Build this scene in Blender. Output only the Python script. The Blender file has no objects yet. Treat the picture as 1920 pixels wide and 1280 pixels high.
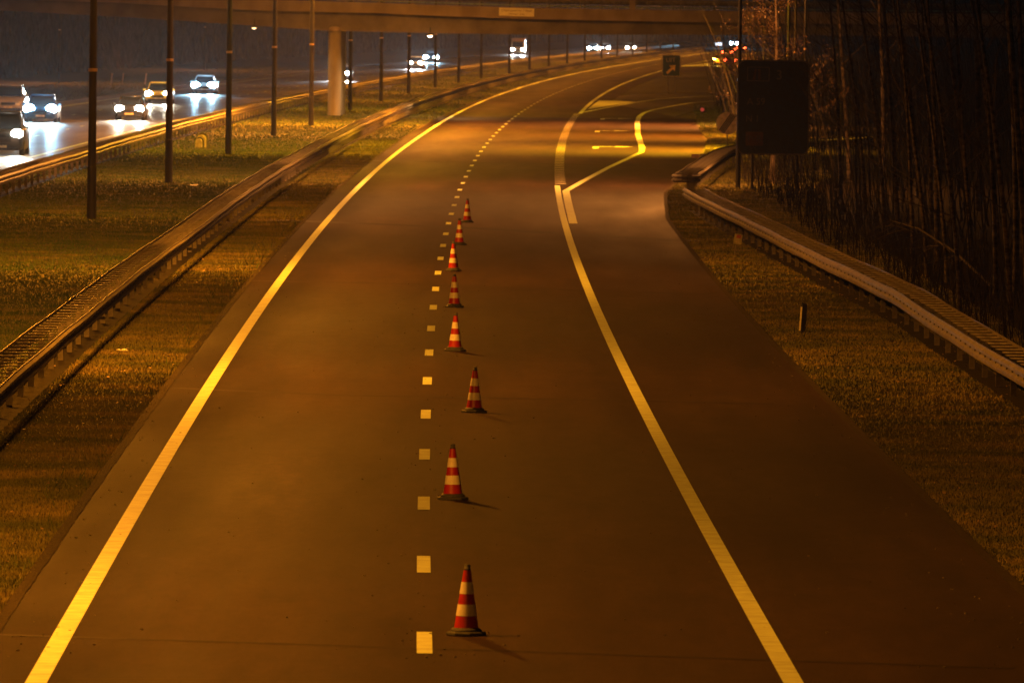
import bpy, bmesh, math, random
import numpy as np
from mathutils import Vector, Matrix

random.seed(7)
rng = np.random.default_rng(7)
SC = bpy.context.scene
COL = SC.collection
R = math.radians

# ------------------------------------------------------------------ camera
FPX = 15384.0; CH = 6.5; ROLL = math.atan(0.0122)
PITCH = math.atan(615 * math.cos(ROLL) / FPX)
f_ = Vector((0, math.cos(PITCH), -math.sin(PITCH)))
r0 = Vector((1, 0, 0)); u0 = Vector((0, math.sin(PITCH), math.cos(PITCH)))
RX = math.cos(ROLL) * r0 + math.sin(ROLL) * u0
UX = math.cos(ROLL) * u0 - math.sin(ROLL) * r0
cd = bpy.data.cameras.new('camera'); cam = bpy.data.objects.new('camera', cd); COL.objects.link(cam)
M = Matrix.Identity(4)
for i in range(3):
    M[i][0] = RX[i]; M[i][1] = UX[i]; M[i][2] = -f_[i]
M[2][3] = CH
cam.matrix_world = M
cd.sensor_width = 36; cd.lens = FPX / 1920 * 36; cd.clip_start = 1; cd.clip_end = 9000
cd.dof.use_dof = True; cd.dof.focus_distance = 140; cd.dof.aperture_fstop = 8
SC.camera = cam

def ground(px, py, h=0.0):
    """point of the plane z=h seen at that place of the photograph"""
    v = f_ * FPX + RX * (px - 960) - UX * (py - 640)
    t = (h - CH) / v.z
    return Vector((v.x * t, v.y * t, h))
def atd(px, d, z=0.0):
    """x at distance d for a column of the photograph (near the horizon)"""
    return Vector(((px - 960) * d / FPX, d, z))

# ------------------------------------------------------------------ night sky
W = bpy.data.worlds.new('World'); SC.world = W; W.use_nodes = True
nt = W.node_tree; bg = nt.nodes['Background']
bg.inputs['Color'].default_value = (0.55, 0.34, 0.22, 1)
bg.inputs['Strength'].default_value = 0.0030
SC.view_settings.view_transform = 'Standard'; SC.view_settings.look = 'None'
SC.view_settings.exposure = 0; SC.view_settings.gamma = 1
cy = SC.cycles
cy.use_denoising = True
cy.max_bounces = 5; cy.diffuse_bounces = 2; cy.glossy_bounces = 2; cy.volume_bounces = 0
cy.transmission_bounces = 2; cy.transparent_max_bounces = 4
cy.use_light_tree = True; cy.sample_clamp_indirect = 3.0
cy.caustics_reflective = False; cy.caustics_refractive = False

LAMP_I = 34000.0          # watts of one sodium lamp
SODIUM = (1.0, 0.305, 0.015)
HAZE_D = 0.55e-4

# ------------------------------------------------------------------ road geometry
CP = [-3.68052034e-04, 4.61298715e-03, 3.13793389e-01, -1.76675444, 0.400536599]
def C(d):
    d = min(max(d, 20), 2000) / 100
    return (((CP[0]*d + CP[1])*d + CP[2])*d + CP[3])*d + CP[4]
def P(d, off, z=0.0):
    s = (C(d + 1) - C(d - 1)) / 2
    n = math.sqrt(1 + s * s)
    return Vector((C(d) + off / n, d - off * s / n, z))
def heading(d):
    return -math.atan((C(d + 1) - C(d - 1)) / 2)

# ------------------------------------------------------------------ mesh helpers
class MB:
    def __init__(s): s.v = []; s.f = []; s.m = []
    def add(s, vs, fs, m=0):
        b = len(s.v); s.v += [tuple(v) for v in vs]
        s.f += [tuple(i + b for i in f) for f in fs]; s.m += [m] * len(fs)
        return s
    def box(s, c, size, rz=0.0, m=0, taper=1.0, rot=None):
        x, y, z = size[0]/2, size[1]/2, size[2]/2
        vs = []
        mat = rot if rot is not None else Matrix.Rotation(rz, 3, 'Z')
        for k in (-1, 1):
            t = taper if k > 0 else 1
            for a, b in ((-1,-1),(1,-1),(1,1),(-1,1)):
                vs.append(Vector(c) + mat @ Vector((a*x*t, b*y*t, k*z)))
        return s.add(vs, [(0,3,2,1),(4,5,6,7),(0,1,5,4),(1,2,6,5),(2,3,7,6),(3,0,4,7)], m)
    def tube(s, pts, rad, n=8, m=0, cap=True):
        """tube through points, radius list or number"""
        pts = [Vector(p) for p in pts]
        if not hasattr(rad, '__len__'): rad = [rad] * len(pts)
        vs = []; fs = []
        for i, p in enumerate(pts):
            t = (pts[min(i+1, len(pts)-1)] - pts[max(i-1, 0)]).normalized()
            a = t.cross(Vector((0, 0, 1)))
            if a.length < 0.05: a = t.cross(Vector((0, 1, 0)))
            a.normalize(); b = t.cross(a)
            for k in range(n):
                w = 2*math.pi*k/n
                vs.append(p + (a*math.cos(w) + b*math.sin(w)) * rad[i])
        for i in range(len(pts)-1):
            for k in range(n):
                k2 = (k+1) % n
                fs.append((i*n+k, i*n+k2, (i+1)*n+k2, (i+1)*n+k))
        if cap:
            fs.append(tuple(range(n))); fs.append(tuple((len(pts)-1)*n + k for k in reversed(range(n))))
        return s.add(vs, fs, m)
    def lathe(s, prof, c=(0,0,0), n=24, m=0, caps=True):
        vs = []; fs = []; c = Vector(c)
        for r, z in prof:
            for k in range(n):
                w = 2*math.pi*k/n
                vs.append(c + Vector((r*math.cos(w), r*math.sin(w), z)))
        for i in range(len(prof)-1):
            for k in range(n):
                k2 = (k+1) % n
                fs.append((i*n+k, i*n+k2, (i+1)*n+k2, (i+1)*n+k))
        if caps: fs.append(tuple(reversed(range(n)))); fs.append(tuple((len(prof)-1)*n+k for k in range(n)))
        return s.add(vs, fs, m)
    def sheet(s, rows, m=0):
        """rows: list of equal-length point lists"""
        n = len(rows[0]); vs = [p for r in rows for p in r]
        fs = [(i*n+k, i*n+k+1, (i+1)*n+k+1, (i+1)*n+k) for i in range(len(rows)-1) for k in range(n-1)]
        return s.add(vs, fs, m)
    def sweep(s, prof, path, rights, ups=None, closed=False, cap=False, m=0):
        """prof: (right, up) pairs swept along the path"""
        n = len(prof); vs = []
        for p, r in zip(path, rights):
            for a, b in prof: vs.append(Vector(p) + Vector(r)*a + Vector((0,0,b)))
        q = n if closed else n-1
        fs = [(i*n+k, i*n+(k+1) % n, (i+1)*n+(k+1) % n, (i+1)*n+k) for i in range(len(path)-1) for k in range(q)]
        if cap: fs += [tuple(range(n)), tuple((len(path)-1)*n + k for k in reversed(range(n)))]
        return s.add(vs, fs, m)
    def mesh(s, name):
        me = bpy.data.meshes.new(name); me.from_pydata(s.v, [], s.f)
        if any(s.m): me.polygons.foreach_set('material_index', s.m)
        me.update(); return me
def obj(name, mb, mat, parent=None, loc=None, smooth=False, bevel=0.0, rz=None):
    me = mb.mesh(name) if isinstance(mb, MB) else mb
    for m in (mat if isinstance(mat, (list, tuple)) else [mat]):
        if len(me.materials) < (len(mat) if isinstance(mat, (list, tuple)) else 1): me.materials.append(m)
    if smooth: me.polygons.foreach_set('use_smooth', [True]*len(me.polygons))
    o = bpy.data.objects.new(name, me); COL.objects.link(o)
    if parent: o.parent = parent
    if loc is not None: o.location = loc
    if rz is not None: o.rotation_euler.z = rz
    if bevel:
        b = o.modifiers.new('bevel', 'BEVEL'); b.width = bevel; b.segments = 2; b.limit_method = 'ANGLE'
    return o
def thing(name, label, cat, loc=(0,0,0), rz=0.0, group=None, kind=None):
    o = bpy.data.objects.new(name, None); COL.objects.link(o)
    o.location = loc; o.rotation_euler.z = rz; o.empty_display_size = .3
    tag(o, label, cat, group, kind); return o
def tag(o, label=None, cat=None, group=None, kind=None):
    if label: o['label'] = label
    if cat: o['category'] = cat
    if group: o['group'] = group
    if kind: o['kind'] = kind
    return o
def copy_tree(o, parent=None):
    c = o.copy(); COL.objects.link(c)
    if parent: c.parent = parent
    for ch in o.children: copy_tree(ch, c)
    return c
def fix_normals(me):
    bm = bmesh.new(); bm.from_mesh(me); bmesh.ops.recalc_face_normals(bm, faces=bm.faces); bm.to_mesh(me); bm.free(); return me

# ------------------------------------------------------------------ materials
def newmat(name):
    m = bpy.data.materials.new(name); m.use_nodes = True
    return m, m.node_tree.nodes, m.node_tree.links, m.node_tree.nodes['Principled BSDF']
def setp(p, col=None, rough=None, metal=None, spec=None):
    if col: p.inputs['Base Color'].default_value = (*col, 1)
    if rough is not None: p.inputs['Roughness'].default_value = rough
    if metal is not None: p.inputs['Metallic'].default_value = metal
    if spec is not None: p.inputs['Specular IOR Level'].default_value = spec
def noise_mat(name, c1, c2, scale=5, rough=.6, metal=0, spec=.5, stretch=(1,1,1), bump=0, bscale=None, detail=5, lo=.35, hi=.65, rvar=0):
    m, N, L, p = newmat(name); setp(p, c1, rough, metal, spec)
    tc = N.new('ShaderNodeTexCoord'); mp = N.new('ShaderNodeMapping'); mp.inputs['Scale'].default_value = stretch
    L.new(tc.outputs['Object'], mp.inputs['Vector'])
    n = N.new('ShaderNodeTexNoise'); n.inputs['Scale'].default_value = scale; n.inputs['Detail'].default_value = detail
    L.new(mp.outputs[0], n.inputs['Vector'])
    r = N.new('ShaderNodeValToRGB'); r.color_ramp.elements[0].position = lo; r.color_ramp.elements[1].position = hi
    r.color_ramp.elements[0].color = (*c1, 1); r.color_ramp.elements[1].color = (*c2, 1)
    L.new(n.outputs[0], r.inputs[0]); L.new(r.outputs[0], p.inputs['Base Color'])
    if rvar:
        mr = N.new('ShaderNodeMapRange'); mr.inputs['To Min'].default_value = rough - rvar; mr.inputs['To Max'].default_value = rough + rvar
        L.new(n.outputs[0], mr.inputs[0]); L.new(mr.outputs[0], p.inputs['Roughness'])
    if bump:
        n2 = N.new('ShaderNodeTexNoise'); n2.inputs['Scale'].default_value = bscale or scale*4
        L.new(mp.outputs[0], n2.inputs['Vector'])
        b = N.new('ShaderNodeBump'); b.inputs['Strength'].default_value = bump; b.inputs['Distance'].default_value = .02
        L.new(n2.outputs[0], b.inputs['Height']); L.new(b.outputs[0], p.inputs['Normal'])
    return m
def plain(name, c, rough=.5, metal=0, spec=.5, v=.25, scale=6):
    return noise_mat(name, tuple(x*(1-v) for x in c), tuple(min(1, x*(1+v)) for x in c), scale, rough, metal, spec)
def emit(name, c, s):
    m, N, L, p = newmat(name); setp(p, (0.02,0.02,0.02), .4)
    p.inputs['Emission Color'].default_value = (*c, 1); p.inputs['Emission Strength'].default_value = s
    return m

def asphalt(name, base, rough, spec, worn=False):
    m, N, L, p = newmat(name); setp(p, base, rough, 0, spec)
    tc = N.new('ShaderNodeTexCoord')
    def noi(scale, st, det=4):
        mp = N.new('ShaderNodeMapping'); mp.inputs['Scale'].default_value = st
        L.new(tc.outputs['Object'], mp.inputs['Vector'])
        n = N.new('ShaderNodeTexNoise'); n.inputs['Scale'].default_value = scale; n.inputs['Detail'].default_value = det
        L.new(mp.outputs[0], n.inputs['Vector']); return n.outputs[0]
    def rng_(i, a, b):
        r = N.new('ShaderNodeMapRange'); r.inputs['From Min'].default_value = .3; r.inputs['From Max'].default_value = .7
        r.inputs['To Min'].default_value = a; r.inputs['To Max'].default_value = b; L.new(i, r.inputs[0]); return r.outputs[0]
    def mul(a, b):
        k = N.new('ShaderNodeMath'); k.operation = 'MULTIPLY'; L.new(a, k.inputs[0]); L.new(b, k.inputs[1]); return k.outputs[0]
    patch = rng_(noi(.9, (1, .06, 1)), .68, 1.34)       # worn strips along the lanes
    blot = rng_(noi(.35, (1, .35, 1), 3), .86, 1.14)
    seg = rng_(noi(9, (1, .25, 1), 6), .86, 1.14)
    grain = rng_(noi(45, (1, .6, 1), 3), .55, 1.45)
    fine = rng_(noi(3.2, (1, .22, 1), 6), .84, 1.16)
    vo = N.new('ShaderNodeTexVoronoi'); vo.inputs['Scale'].default_value = .55; mpv = N.new('ShaderNodeMapping'); mpv.inputs['Scale'].default_value = (1, .3, 1)
    nv = N.new('ShaderNodeTexNoise'); nv.inputs['Scale'].default_value = 2.5; L.new(tc.outputs['Object'], nv.inputs['Vector'])
    av = N.new('ShaderNodeVectorMath'); av.operation = 'ADD'; L.new(tc.outputs['Object'], av.inputs[0]); L.new(nv.outputs[1], av.inputs[1])
    L.new(av.outputs[0], mpv.inputs['Vector']); L.new(mpv.outputs[0], vo.inputs['Vector'])
    st_ = N.new('ShaderNodeMapRange'); st_.inputs['From Min'].default_value = .05; st_.inputs['From Max'].default_value = .22; st_.inputs['To Min'].default_value = .74; st_.inputs['To Max'].default_value = 1
    L.new(vo.outputs['Distance'], st_.inputs[0])     # oil stains
    k = mul(mul(mul(patch, blot), mul(grain, seg)), mul(fine, st_.outputs[0]))
    if worn:   # lanes are polished paler than the hard shoulders; wheel tracks palest
        at = N.new('ShaderNodeAttribute'); at.attribute_name = 'lateral'
        lr = N.new('ShaderNodeValToRGB'); e = lr.color_ramp.elements
        stops = [(-4.4,.50),(-3.9,.55),(-3.2,.72),(-2.6,.98),(-2.1,1.15),(-1.5,1.15),(-.5,.96),(.4,.92),(1.1,1.0),(1.9,.92),(2.7,.96),(3.4,.92),(3.9,.92),(6.8,1.0)]
        e[0].position = (stops[0][0]+6)/14; e[0].color = (stops[0][1]/1.2,)*3 + (1,); e[1].position = (stops[-1][0]+6)/14; e[1].color = (stops[-1][1]/1.2,)*3 + (1,)
        for a_, b_ in stops[1:-1]:
            q = e.new((a_+6)/14); q.color = (b_/1.2,)*3 + (1,)
        mr = N.new('ShaderNodeMapRange'); mr.inputs['From Min'].default_value = -6; mr.inputs['From Max'].default_value = 8
        L.new(at.outputs['Fac'], mr.inputs[0]); L.new(mr.outputs[0], lr.inputs[0])
        ml = N.new('ShaderNodeMath'); ml.operation = 'MULTIPLY'; ml.inputs[1].default_value = 1.2; L.new(lr.outputs[0], ml.inputs[0]); k = mul(k, ml.outputs[0])
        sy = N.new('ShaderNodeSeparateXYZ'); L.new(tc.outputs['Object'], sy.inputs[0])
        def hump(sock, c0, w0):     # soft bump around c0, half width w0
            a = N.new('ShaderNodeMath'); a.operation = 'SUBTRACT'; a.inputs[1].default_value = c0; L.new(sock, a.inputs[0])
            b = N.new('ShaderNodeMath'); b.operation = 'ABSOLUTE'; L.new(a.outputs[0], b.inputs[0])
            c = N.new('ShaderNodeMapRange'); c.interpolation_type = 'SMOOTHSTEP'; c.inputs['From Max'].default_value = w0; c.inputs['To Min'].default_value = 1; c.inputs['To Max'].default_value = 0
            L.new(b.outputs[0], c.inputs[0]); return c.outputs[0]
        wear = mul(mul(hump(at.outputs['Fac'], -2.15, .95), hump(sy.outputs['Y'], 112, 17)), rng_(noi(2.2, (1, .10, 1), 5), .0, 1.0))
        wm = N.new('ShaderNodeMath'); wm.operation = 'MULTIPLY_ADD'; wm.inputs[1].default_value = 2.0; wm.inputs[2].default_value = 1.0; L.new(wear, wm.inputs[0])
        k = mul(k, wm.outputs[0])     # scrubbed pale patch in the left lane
        sr = N.new('ShaderNodeMapRange'); sr.inputs['From Min'].default_value = .62; sr.inputs['From Max'].default_value = 1.05; sr.inputs['To Min'].default_value = .03; sr.inputs['To Max'].default_value = spec
        L.new(ml.outputs[0], sr.inputs[0]); L.new(sr.outputs[0], p.inputs['Specular IOR Level'])
    c = N.new('ShaderNodeVectorMath'); c.operation = 'SCALE'; c.inputs[0].default_value = base; L.new(k, c.inputs['Scale'])
    L.new(c.outputs[0], p.inputs['Base Color'])
    L.new(rng_(noi(.6, (1, .08, 1)), rough - .07, rough + .07), p.inputs['Roughness'])
    n2 = N.new('ShaderNodeTexNoise'); n2.inputs['Scale'].default_value = 60; L.new(tc.outputs['Object'], n2.inputs['Vector'])
    b = N.new('ShaderNodeBump'); b.inputs['Strength'].default_value = .35; b.inputs['Distance'].default_value = .006
    L.new(n2.outputs[0], b.inputs['Height']); L.new(b.outputs[0], p.inputs['Normal'])
    return m
def paint_mat(name, c, crack=.9):
    m, N, L, p = newmat(name); setp(p, c, .5, 0, .4)
    tc = N.new('ShaderNodeTexCoord'); sx = N.new('ShaderNodeSeparateXYZ'); L.new(tc.outputs['Object'], sx.inputs[0])
    ml = N.new('ShaderNodeMath'); ml.operation = 'MULTIPLY'; ml.inputs[1].default_value = crack; L.new(sx.outputs['Y'], ml.inputs[0])
    vo = N.new('ShaderNodeTexVoronoi'); vo.voronoi_dimensions = '1D'; vo.feature = 'DISTANCE_TO_EDGE'; vo.inputs['Scale'].default_value = 1
    L.new(ml.outputs[0], vo.inputs['W'])
    r = N.new('ShaderNodeMapRange'); r.inputs['From Max'].default_value = .035; r.inputs['To Min'].default_value = .62; r.inputs['To Max'].default_value = 1
    L.new(vo.outputs['Distance'], r.inputs[0])
    n = N.new('ShaderNodeTexNoise'); n.inputs['Scale'].default_value = 3; n.inputs['Detail'].default_value = 8; L.new(tc.outputs['Object'], n.inputs['Vector'])
    r2 = N.new('ShaderNodeMapRange'); r2.inputs['From Min'].default_value = .3; r2.inputs['From Max'].default_value = .62; r2.inputs['To Min'].default_value = .72; r2.inputs['To Max'].default_value = 1
    L.new(n.outputs[0], r2.inputs[0])
    k = N.new('ShaderNodeMath'); k.operation = 'MULTIPLY'; L.new(r.outputs[0], k.inputs[0]); L.new(r2.outputs[0], k.inputs[1])
    cc = N.new('ShaderNodeVectorMath'); cc.operation = 'SCALE'; cc.inputs[0].default_value = c; L.new(k.outputs[0], cc.inputs['Scale'])
    L.new(cc.outputs[0], p.inputs['Base Color']); return m

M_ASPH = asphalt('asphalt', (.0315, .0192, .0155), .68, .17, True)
M_ASPH_F = asphalt('far_asphalt', (.060, .058, .058), .44, .6)
M_PAINT = paint_mat('road_paint', (.72, .86, .48))
M_PAINT_W = paint_mat('worn_road_paint', (.40, .39, .30))
M_SEAM = plain('joint_sealant', (.0195, .0140, .0120), .7, spec=.14)
M_GROUND = noise_mat('soil_and_grass', (.045, .050, .022), (.085, .075, .040), 1.6, .95, 0, .1, bump=.5, bscale=40, detail=8)
M_BLADE = None
M_DIRT = noise_mat('verge_dirt', (.028, .022, .015), (.055, .045, .03), 12, .95, 0, .1, bump=.4)
M_GALV = noise_mat('galvanised_steel', (.13, .115, .095), (.24, .215, .18), 5, .55, .3, .5, stretch=(1,.4,1), rvar=.08)
M_GALV_D = noise_mat('weathered_steel', (.10, .092, .083), (.18, .168, .152), 7, .6, .45, .4)
M_POLE = noise_mat('lamp_post_paint', (.018, .018, .018), (.034, .033, .032), 2, .55, .2, .4, stretch=(1,1,.3))
M_RED = noise_mat('cone_red', (.33, .012, .005), (.44, .020, .007), 14, .42, 0, .5)
M_WHITE = noise_mat('cone_white_sleeve', (.72, .70, .66), (.86, .84, .80), 20, .4, 0, .5)
M_RUB = noise_mat('recycled_rubber', (.035, .04, .045), (.07, .075, .08), 30, .7, 0, .4)
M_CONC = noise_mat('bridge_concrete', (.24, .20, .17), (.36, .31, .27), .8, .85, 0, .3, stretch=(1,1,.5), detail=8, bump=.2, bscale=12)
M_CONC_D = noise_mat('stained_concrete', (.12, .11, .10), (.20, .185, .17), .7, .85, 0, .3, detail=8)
M_RAILG = plain('green_rail_paint', (.16, .24, .18), .5)
M_SIGNW = plain('sign_white', (.84, .82, .66), .45, v=.05)
M_TXT = plain('sign_lettering', (.04, .04, .04), .6)
M_TXTM = plain('faded_lettering', (.30, .22, .16), .6)
M_BLUE = plain('sign_blue', (.003, .014, .035), .5)
M_BLUE2 = plain('dull_sign_blue', (.02, .05, .085), .4)
M_TXTL = plain('sign_reflective_lettering', (.35, .30, .24), .5)
M_ORB = plain('sign_brown_panel', (.40, .16, .06), .5)
M_BLACK = plain('black_plastic', (.016, .016, .018), .45)
M_TYRE = plain('tyre_rubber', (.018, .018, .018), .8)
M_GLASS = plain('dark_car_glass', (.012, .016, .020), .12, spec=.8)
M_BIRCH = noise_mat('birch_bark', (.008, .006, .005), (.075, .058, .043), 3.2, .8, 0, .3, stretch=(1,1,2.5), lo=.42, hi=.6, detail=6)
M_BARK = noise_mat('dark_bark', (.06, .045, .035), (.14, .11, .085), 6, .85, 0, .2, stretch=(1,1,.4))
M_TWIG = plain('twigs', (.032, .023, .016), .8)
M_LEAF = noise_mat('autumn_leaves', (.05, .032, .016), (.12, .07, .03), 3, .45, 0, .5)
M_PLATEY = plain('orange_number_plate', (.50, .34, .20), .4)
M_PLATE = plain('number_plate', (.80, .72, .45), .4)
M_ROUND = plain('white_enamel', (.34, .29, .25), .6)
M_RREF = emit('red_reflector', (1, .10, .06), .35)

# ------------------------------------------------------------------ ground and roads
def rng_d(a, b, step):
    n = max(2, int(round((b - a) / step)) + 1); return [a + (b - a) * i / (n - 1) for i in range(n)]
g = MB().add([(-3000,-300,-.02),(3000,-300,-.02),(3000,6000,-.02),(-3000,6000,-.02)], [(0,1,2,3)])
GROUND = obj('ground', g, M_GROUND); tag(GROUND, 'dark grassy ground around the motorway', kind='structure')

def band(o0, o1, d0, d1, z, step=8, n=1):
    fo0 = o0 if callable(o0) else (lambda d, v=o0: v); fo1 = o1 if callable(o1) else (lambda d, v=o1: v)
    mb = MB(); rows = []
    for d in rng_d(d0, d1, step):
        a, b = fo0(d), fo1(d)
        rows.append([P(d, a + (b-a)*i/n, z) for i in range(n+1)])
    return mb.sheet(rows)
# outer edge of the near asphalt: shoulder, widening into the exit
def interp(xs, ys):
    return lambda d: float(np.interp(d, xs, ys))
REDGE = interp([20, 200, 262, 300, 317, 334, 380, 430, 510, 600, 2000], [6.75, 6.8, 6.9, 7.5, 8.1, 9.3, 10.3, 11.2, 11.2, 5.4, 5.4])
road = band(-4.45, REDGE, 20, 600, 0.0, 6, n=10)
road.sheet([[P(d, -4.45, 0), P(d, 5.4 + max(0, min(9, (d-900)*.06)), 0)] for d in rng_d(600, 2000, 12)])
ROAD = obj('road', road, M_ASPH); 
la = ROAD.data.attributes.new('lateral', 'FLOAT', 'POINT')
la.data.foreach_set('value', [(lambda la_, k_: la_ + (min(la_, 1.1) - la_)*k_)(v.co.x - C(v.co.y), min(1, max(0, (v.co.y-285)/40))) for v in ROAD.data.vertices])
tag(ROAD, 'empty near carriageway curving right under orange lamps', kind='structure')
# exit ramp: patch of asphalt running off to the right
def gp(lst, z): return [ground(x, y, z) for x, y in lst]
top = [(1135,183),(1190,177.5),(1250,175.2),(1300,174),(1360,173),(1420,172.5),(1600,172)]
bot = [(1200,232),(1240,225),(1290,212),(1315,204),(1345,199),(1400,195),(1600,191)]
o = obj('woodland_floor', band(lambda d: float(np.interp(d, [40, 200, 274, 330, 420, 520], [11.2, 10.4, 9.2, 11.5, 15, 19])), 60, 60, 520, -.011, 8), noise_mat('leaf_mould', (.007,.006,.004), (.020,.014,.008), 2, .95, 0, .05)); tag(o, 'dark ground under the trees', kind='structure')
ramp = MB(); ramp.sheet([gp(top, -.004), gp(bot, -.004)])
RAMP = obj('exit_road', ramp, asphalt('exit_asphalt', (.055,.051,.048), .6, .4)); tag(RAMP, 'asphalt exit road leaving to the right behind the blue sign', kind='structure')
FAR0, FAR1 = -18.2, -32.5
FROAD = obj('far_road', band(FAR0, FAR1, 20, 2000, 0.0, 10), M_ASPH_F)
tag(FROAD, 'opposite carriageway carrying oncoming cars', kind='structure')

def marking(name, mb, mat=None, parent=None):
    o = obj(name, mb, mat or M_PAINT, parent or ROAD); return o
LE = interp([20, 440, 640, 900, 1025, 1200], [-3.745, -3.80, -4.12, -4.15, -3.95, -3.75])
marking('edge_line', band(lambda d: LE(d)-.105, lambda d: LE(d)+.105, 20, 1900, .006, 6))
# right edge line up to the blocks, then from the gore onward
def offs(px, py):
    p = ground(px, py); return p.x - C(p.y), p.y
marking('edge_line', band(3.5, 3.70, 20, 311, .006, 6))
bl = MB(); d = 313.5
while d < 534:
    bl.sheet([[P(d, 3.52, .006), P(d, 3.93, .006)], [P(d+1.9, 3.52, .006), P(d+1.9, 3.93, .006)]]); d += 4.0
marking('block_line', bl, M_PAINT_W)
marking('edge_line', band(3.78, 4.05, 536, 1900, .006, 8))
# dashed lane line, dash starts read off the photo: 84.4 m centre, every 12 m
da = MB(); d = 84.4 - 1.45 - 12*4
while d < 1900:
    da.sheet([[P(d, -.08, .006), P(d, .08, .006)], [P(d+2.9, -.08, .006), P(d+2.9, .08, .006)]]); d += 12.03
marking('lane_line', da)
# polyline painted on the ground
def gline(pts, w, z=.006, widths=None):
    P_ = [ground(x, y, z) for x, y in pts]; rows = []
    for i, p in enumerate(P_):
        t = (P_[min(i+1, len(P_)-1)] - P_[max(i-1, 0)]); nrm = Vector((t.y, -t.x, 0)).normalized()
        ww = widths[i] if widths else w
        rows.append([p - nrm*ww/2, p + nrm*ww/2])
    return MB().sheet(rows)
marking('exit_lane_line', gline([(1075,419),(1066.5,385),(1061,358),(1096,338),(1141,314),(1180,296),(1203,285),(1204,277),(1196,252),(1195,230),(1198,219),(1207,212),(1225,206),(1266,198),(1300,192.5),(1340,189.5),(1400,186),(1500,182)], .2, .006,
        widths=[.26,.26,.26,.24,.24,.24,.24,.3,.3,.3,.3,.3,.3,.3,.3,.3,.3,.3]))
marking('gore_line', gline([(1095,210.5),(1140,201.5),(1190,192.5),(1234,186),(1300,181.5),(1370,179.2),(1500,177)], .28, .006))
tri = MB().add(gp([(1101.6,205),(1123,188.5),(1155,188.8),(1192,191.2),(1150,197.5)], .006), [(0,4,3,2,1)])
marking('gore_marking', tri)
tri2 = MB().add(gp([(1268,125),(1332,118.2),(1334,124)], .006), [(0,2,1)])
tri2.sheet([gp([(1332,118),(1348,126)], .0062), gp([(1340,118),(1362,126)], .0062)])
marking('gore_marking', tri2)
for (ax, ay) in ((1117,276),(1120,246),(1130,223)):
    a = ground(ax, ay); d = a.y; o = a.x - C(d); mb = MB()
    def q(*pp): mb.add([P(d+yy, o+xx, .006) for xx, yy in pp], [tuple(range(len(pp)))])
    q((-.14,-4),(.14,-4),(.14,.6),(-.14,.6))
    q((-.14,.6),(.14,.6),(1.05,1.6),(1.05,2.1),(.2,1.7))
    q((.95,.4),(1.9,1.9),(.95,3.4))
    marking('lane_arrow', mb)
# joints and sealed cracks across the carriageway
for (pts, w) in (([(480,411),(900,428),(1150,444),(1290,452)], .9), ([(470,526),(800,533),(1100,545),(1330,552)], .28),
                 ([(330,727),(640,741),(900,745),(1450,757)], .22), ([(-20,1188),(500,1205),(1000,1221),(1900,1252)], .12),
                 ([(640,300),(1000,307),(1200,311)], .9)):
    marking('road_joint', gline(pts, w*1.5, .003), M_SEAM)
# opposite carriageway markings
def fm(o0, o1, name='edge_line'): marking(name, band(o0, o1, 20, 1990, .006, 10), None, FROAD)
fm(-19.3, -19.1); fm(-30.3, -30.1)
for oo in (-22.9, -26.6):
    da = MB(); d = 30.0
    while d < 1990:
        da.sheet([[P(d, oo-.08, .006), P(d, oo+.08, .006)], [P(d+3, oo-.08, .006), P(d+3, oo+.08, .006)]]); d += 12
    marking('lane_line', da, None, FROAD)

# crumbled dirt along the asphalt edges
def ragged(fo, w, d0, d1, name):
    mb = MB(); rows = []
    for d in rng_d(d0, d1, .5):
        k = .5 + .5*math.sin(d*1.7) * math.sin(d*.43+1); j = random.uniform(-.02, .06)
        o = fo(d) if callable(fo) else fo
        a = o - w*.25 - j*.25*(1 if w > 0 else -1); b = o + w
        rows.append([P(d, a, .010), P(d, b, .012)])
    o = obj(name, mb.sheet(rows), M_DIRT); tag(o, 'narrow strip of crumbled dirt along the asphalt edge', kind='structure'); return o
ragged(lambda d: REDGE(d), .10, 70, 330, 'verge_dirt')
ragged(lambda d: -4.45, -.10, 70, 600, 'verge_dirt')

# ------------------------------------------------------------------ grass
def blade_mat(dry=False):
    m, N, L, p = newmat('grass_blades'); setp(p, (.07,.08,.03), .75, 0, .25)
    tc = N.new('ShaderNodeTexCoord')
    n = N.new('ShaderNodeTexNoise'); n.inputs['Scale'].default_value = .45; n.inputs['Detail'].default_value = 5; L.new(tc.outputs['Object'], n.inputs['Vector'])
    r = N.new('ShaderNodeValToRGB'); e = r.color_ramp.elements
    e[0].position = .36; e[0].color = (.040, .080, .018, 1); e[1].position = .66; e[1].color = (.145, .140, .045, 1)
    e2 = e.new(.52); e2.color = (.075, .105, .028, 1)
    n2 = N.new('ShaderNodeTexNoise'); n2.inputs['Scale'].default_value = 9; n2.inputs['Detail'].default_value = 3; L.new(tc.outputs['Object'], n2.inputs['Vector'])
    mx = N.new('ShaderNodeMath'); mx.operation = 'MULTIPLY_ADD'; mx.inputs[1].default_value = .22; mx.inputs[2].default_value = -.11
    if dry:
        e[0].color = (.10, .115, .028, 1); e2.color = (.17, .16, .045, 1); e[2].color = (.28, .23, .08, 1)
    L.new(n2.outputs[0], mx.inputs[0]); ad = N.new('ShaderNodeMath'); L.new(n.outputs[0], ad.inputs[0]); L.new(mx.outputs[0], ad.inputs[1])
    L.new(ad.outputs[0], r.inputs[0]); L.new(r.outputs[0], p.inputs['Base Color']); return m
M_BLADE = blade_mat(); M_DRY = blade_mat(True)
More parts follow.
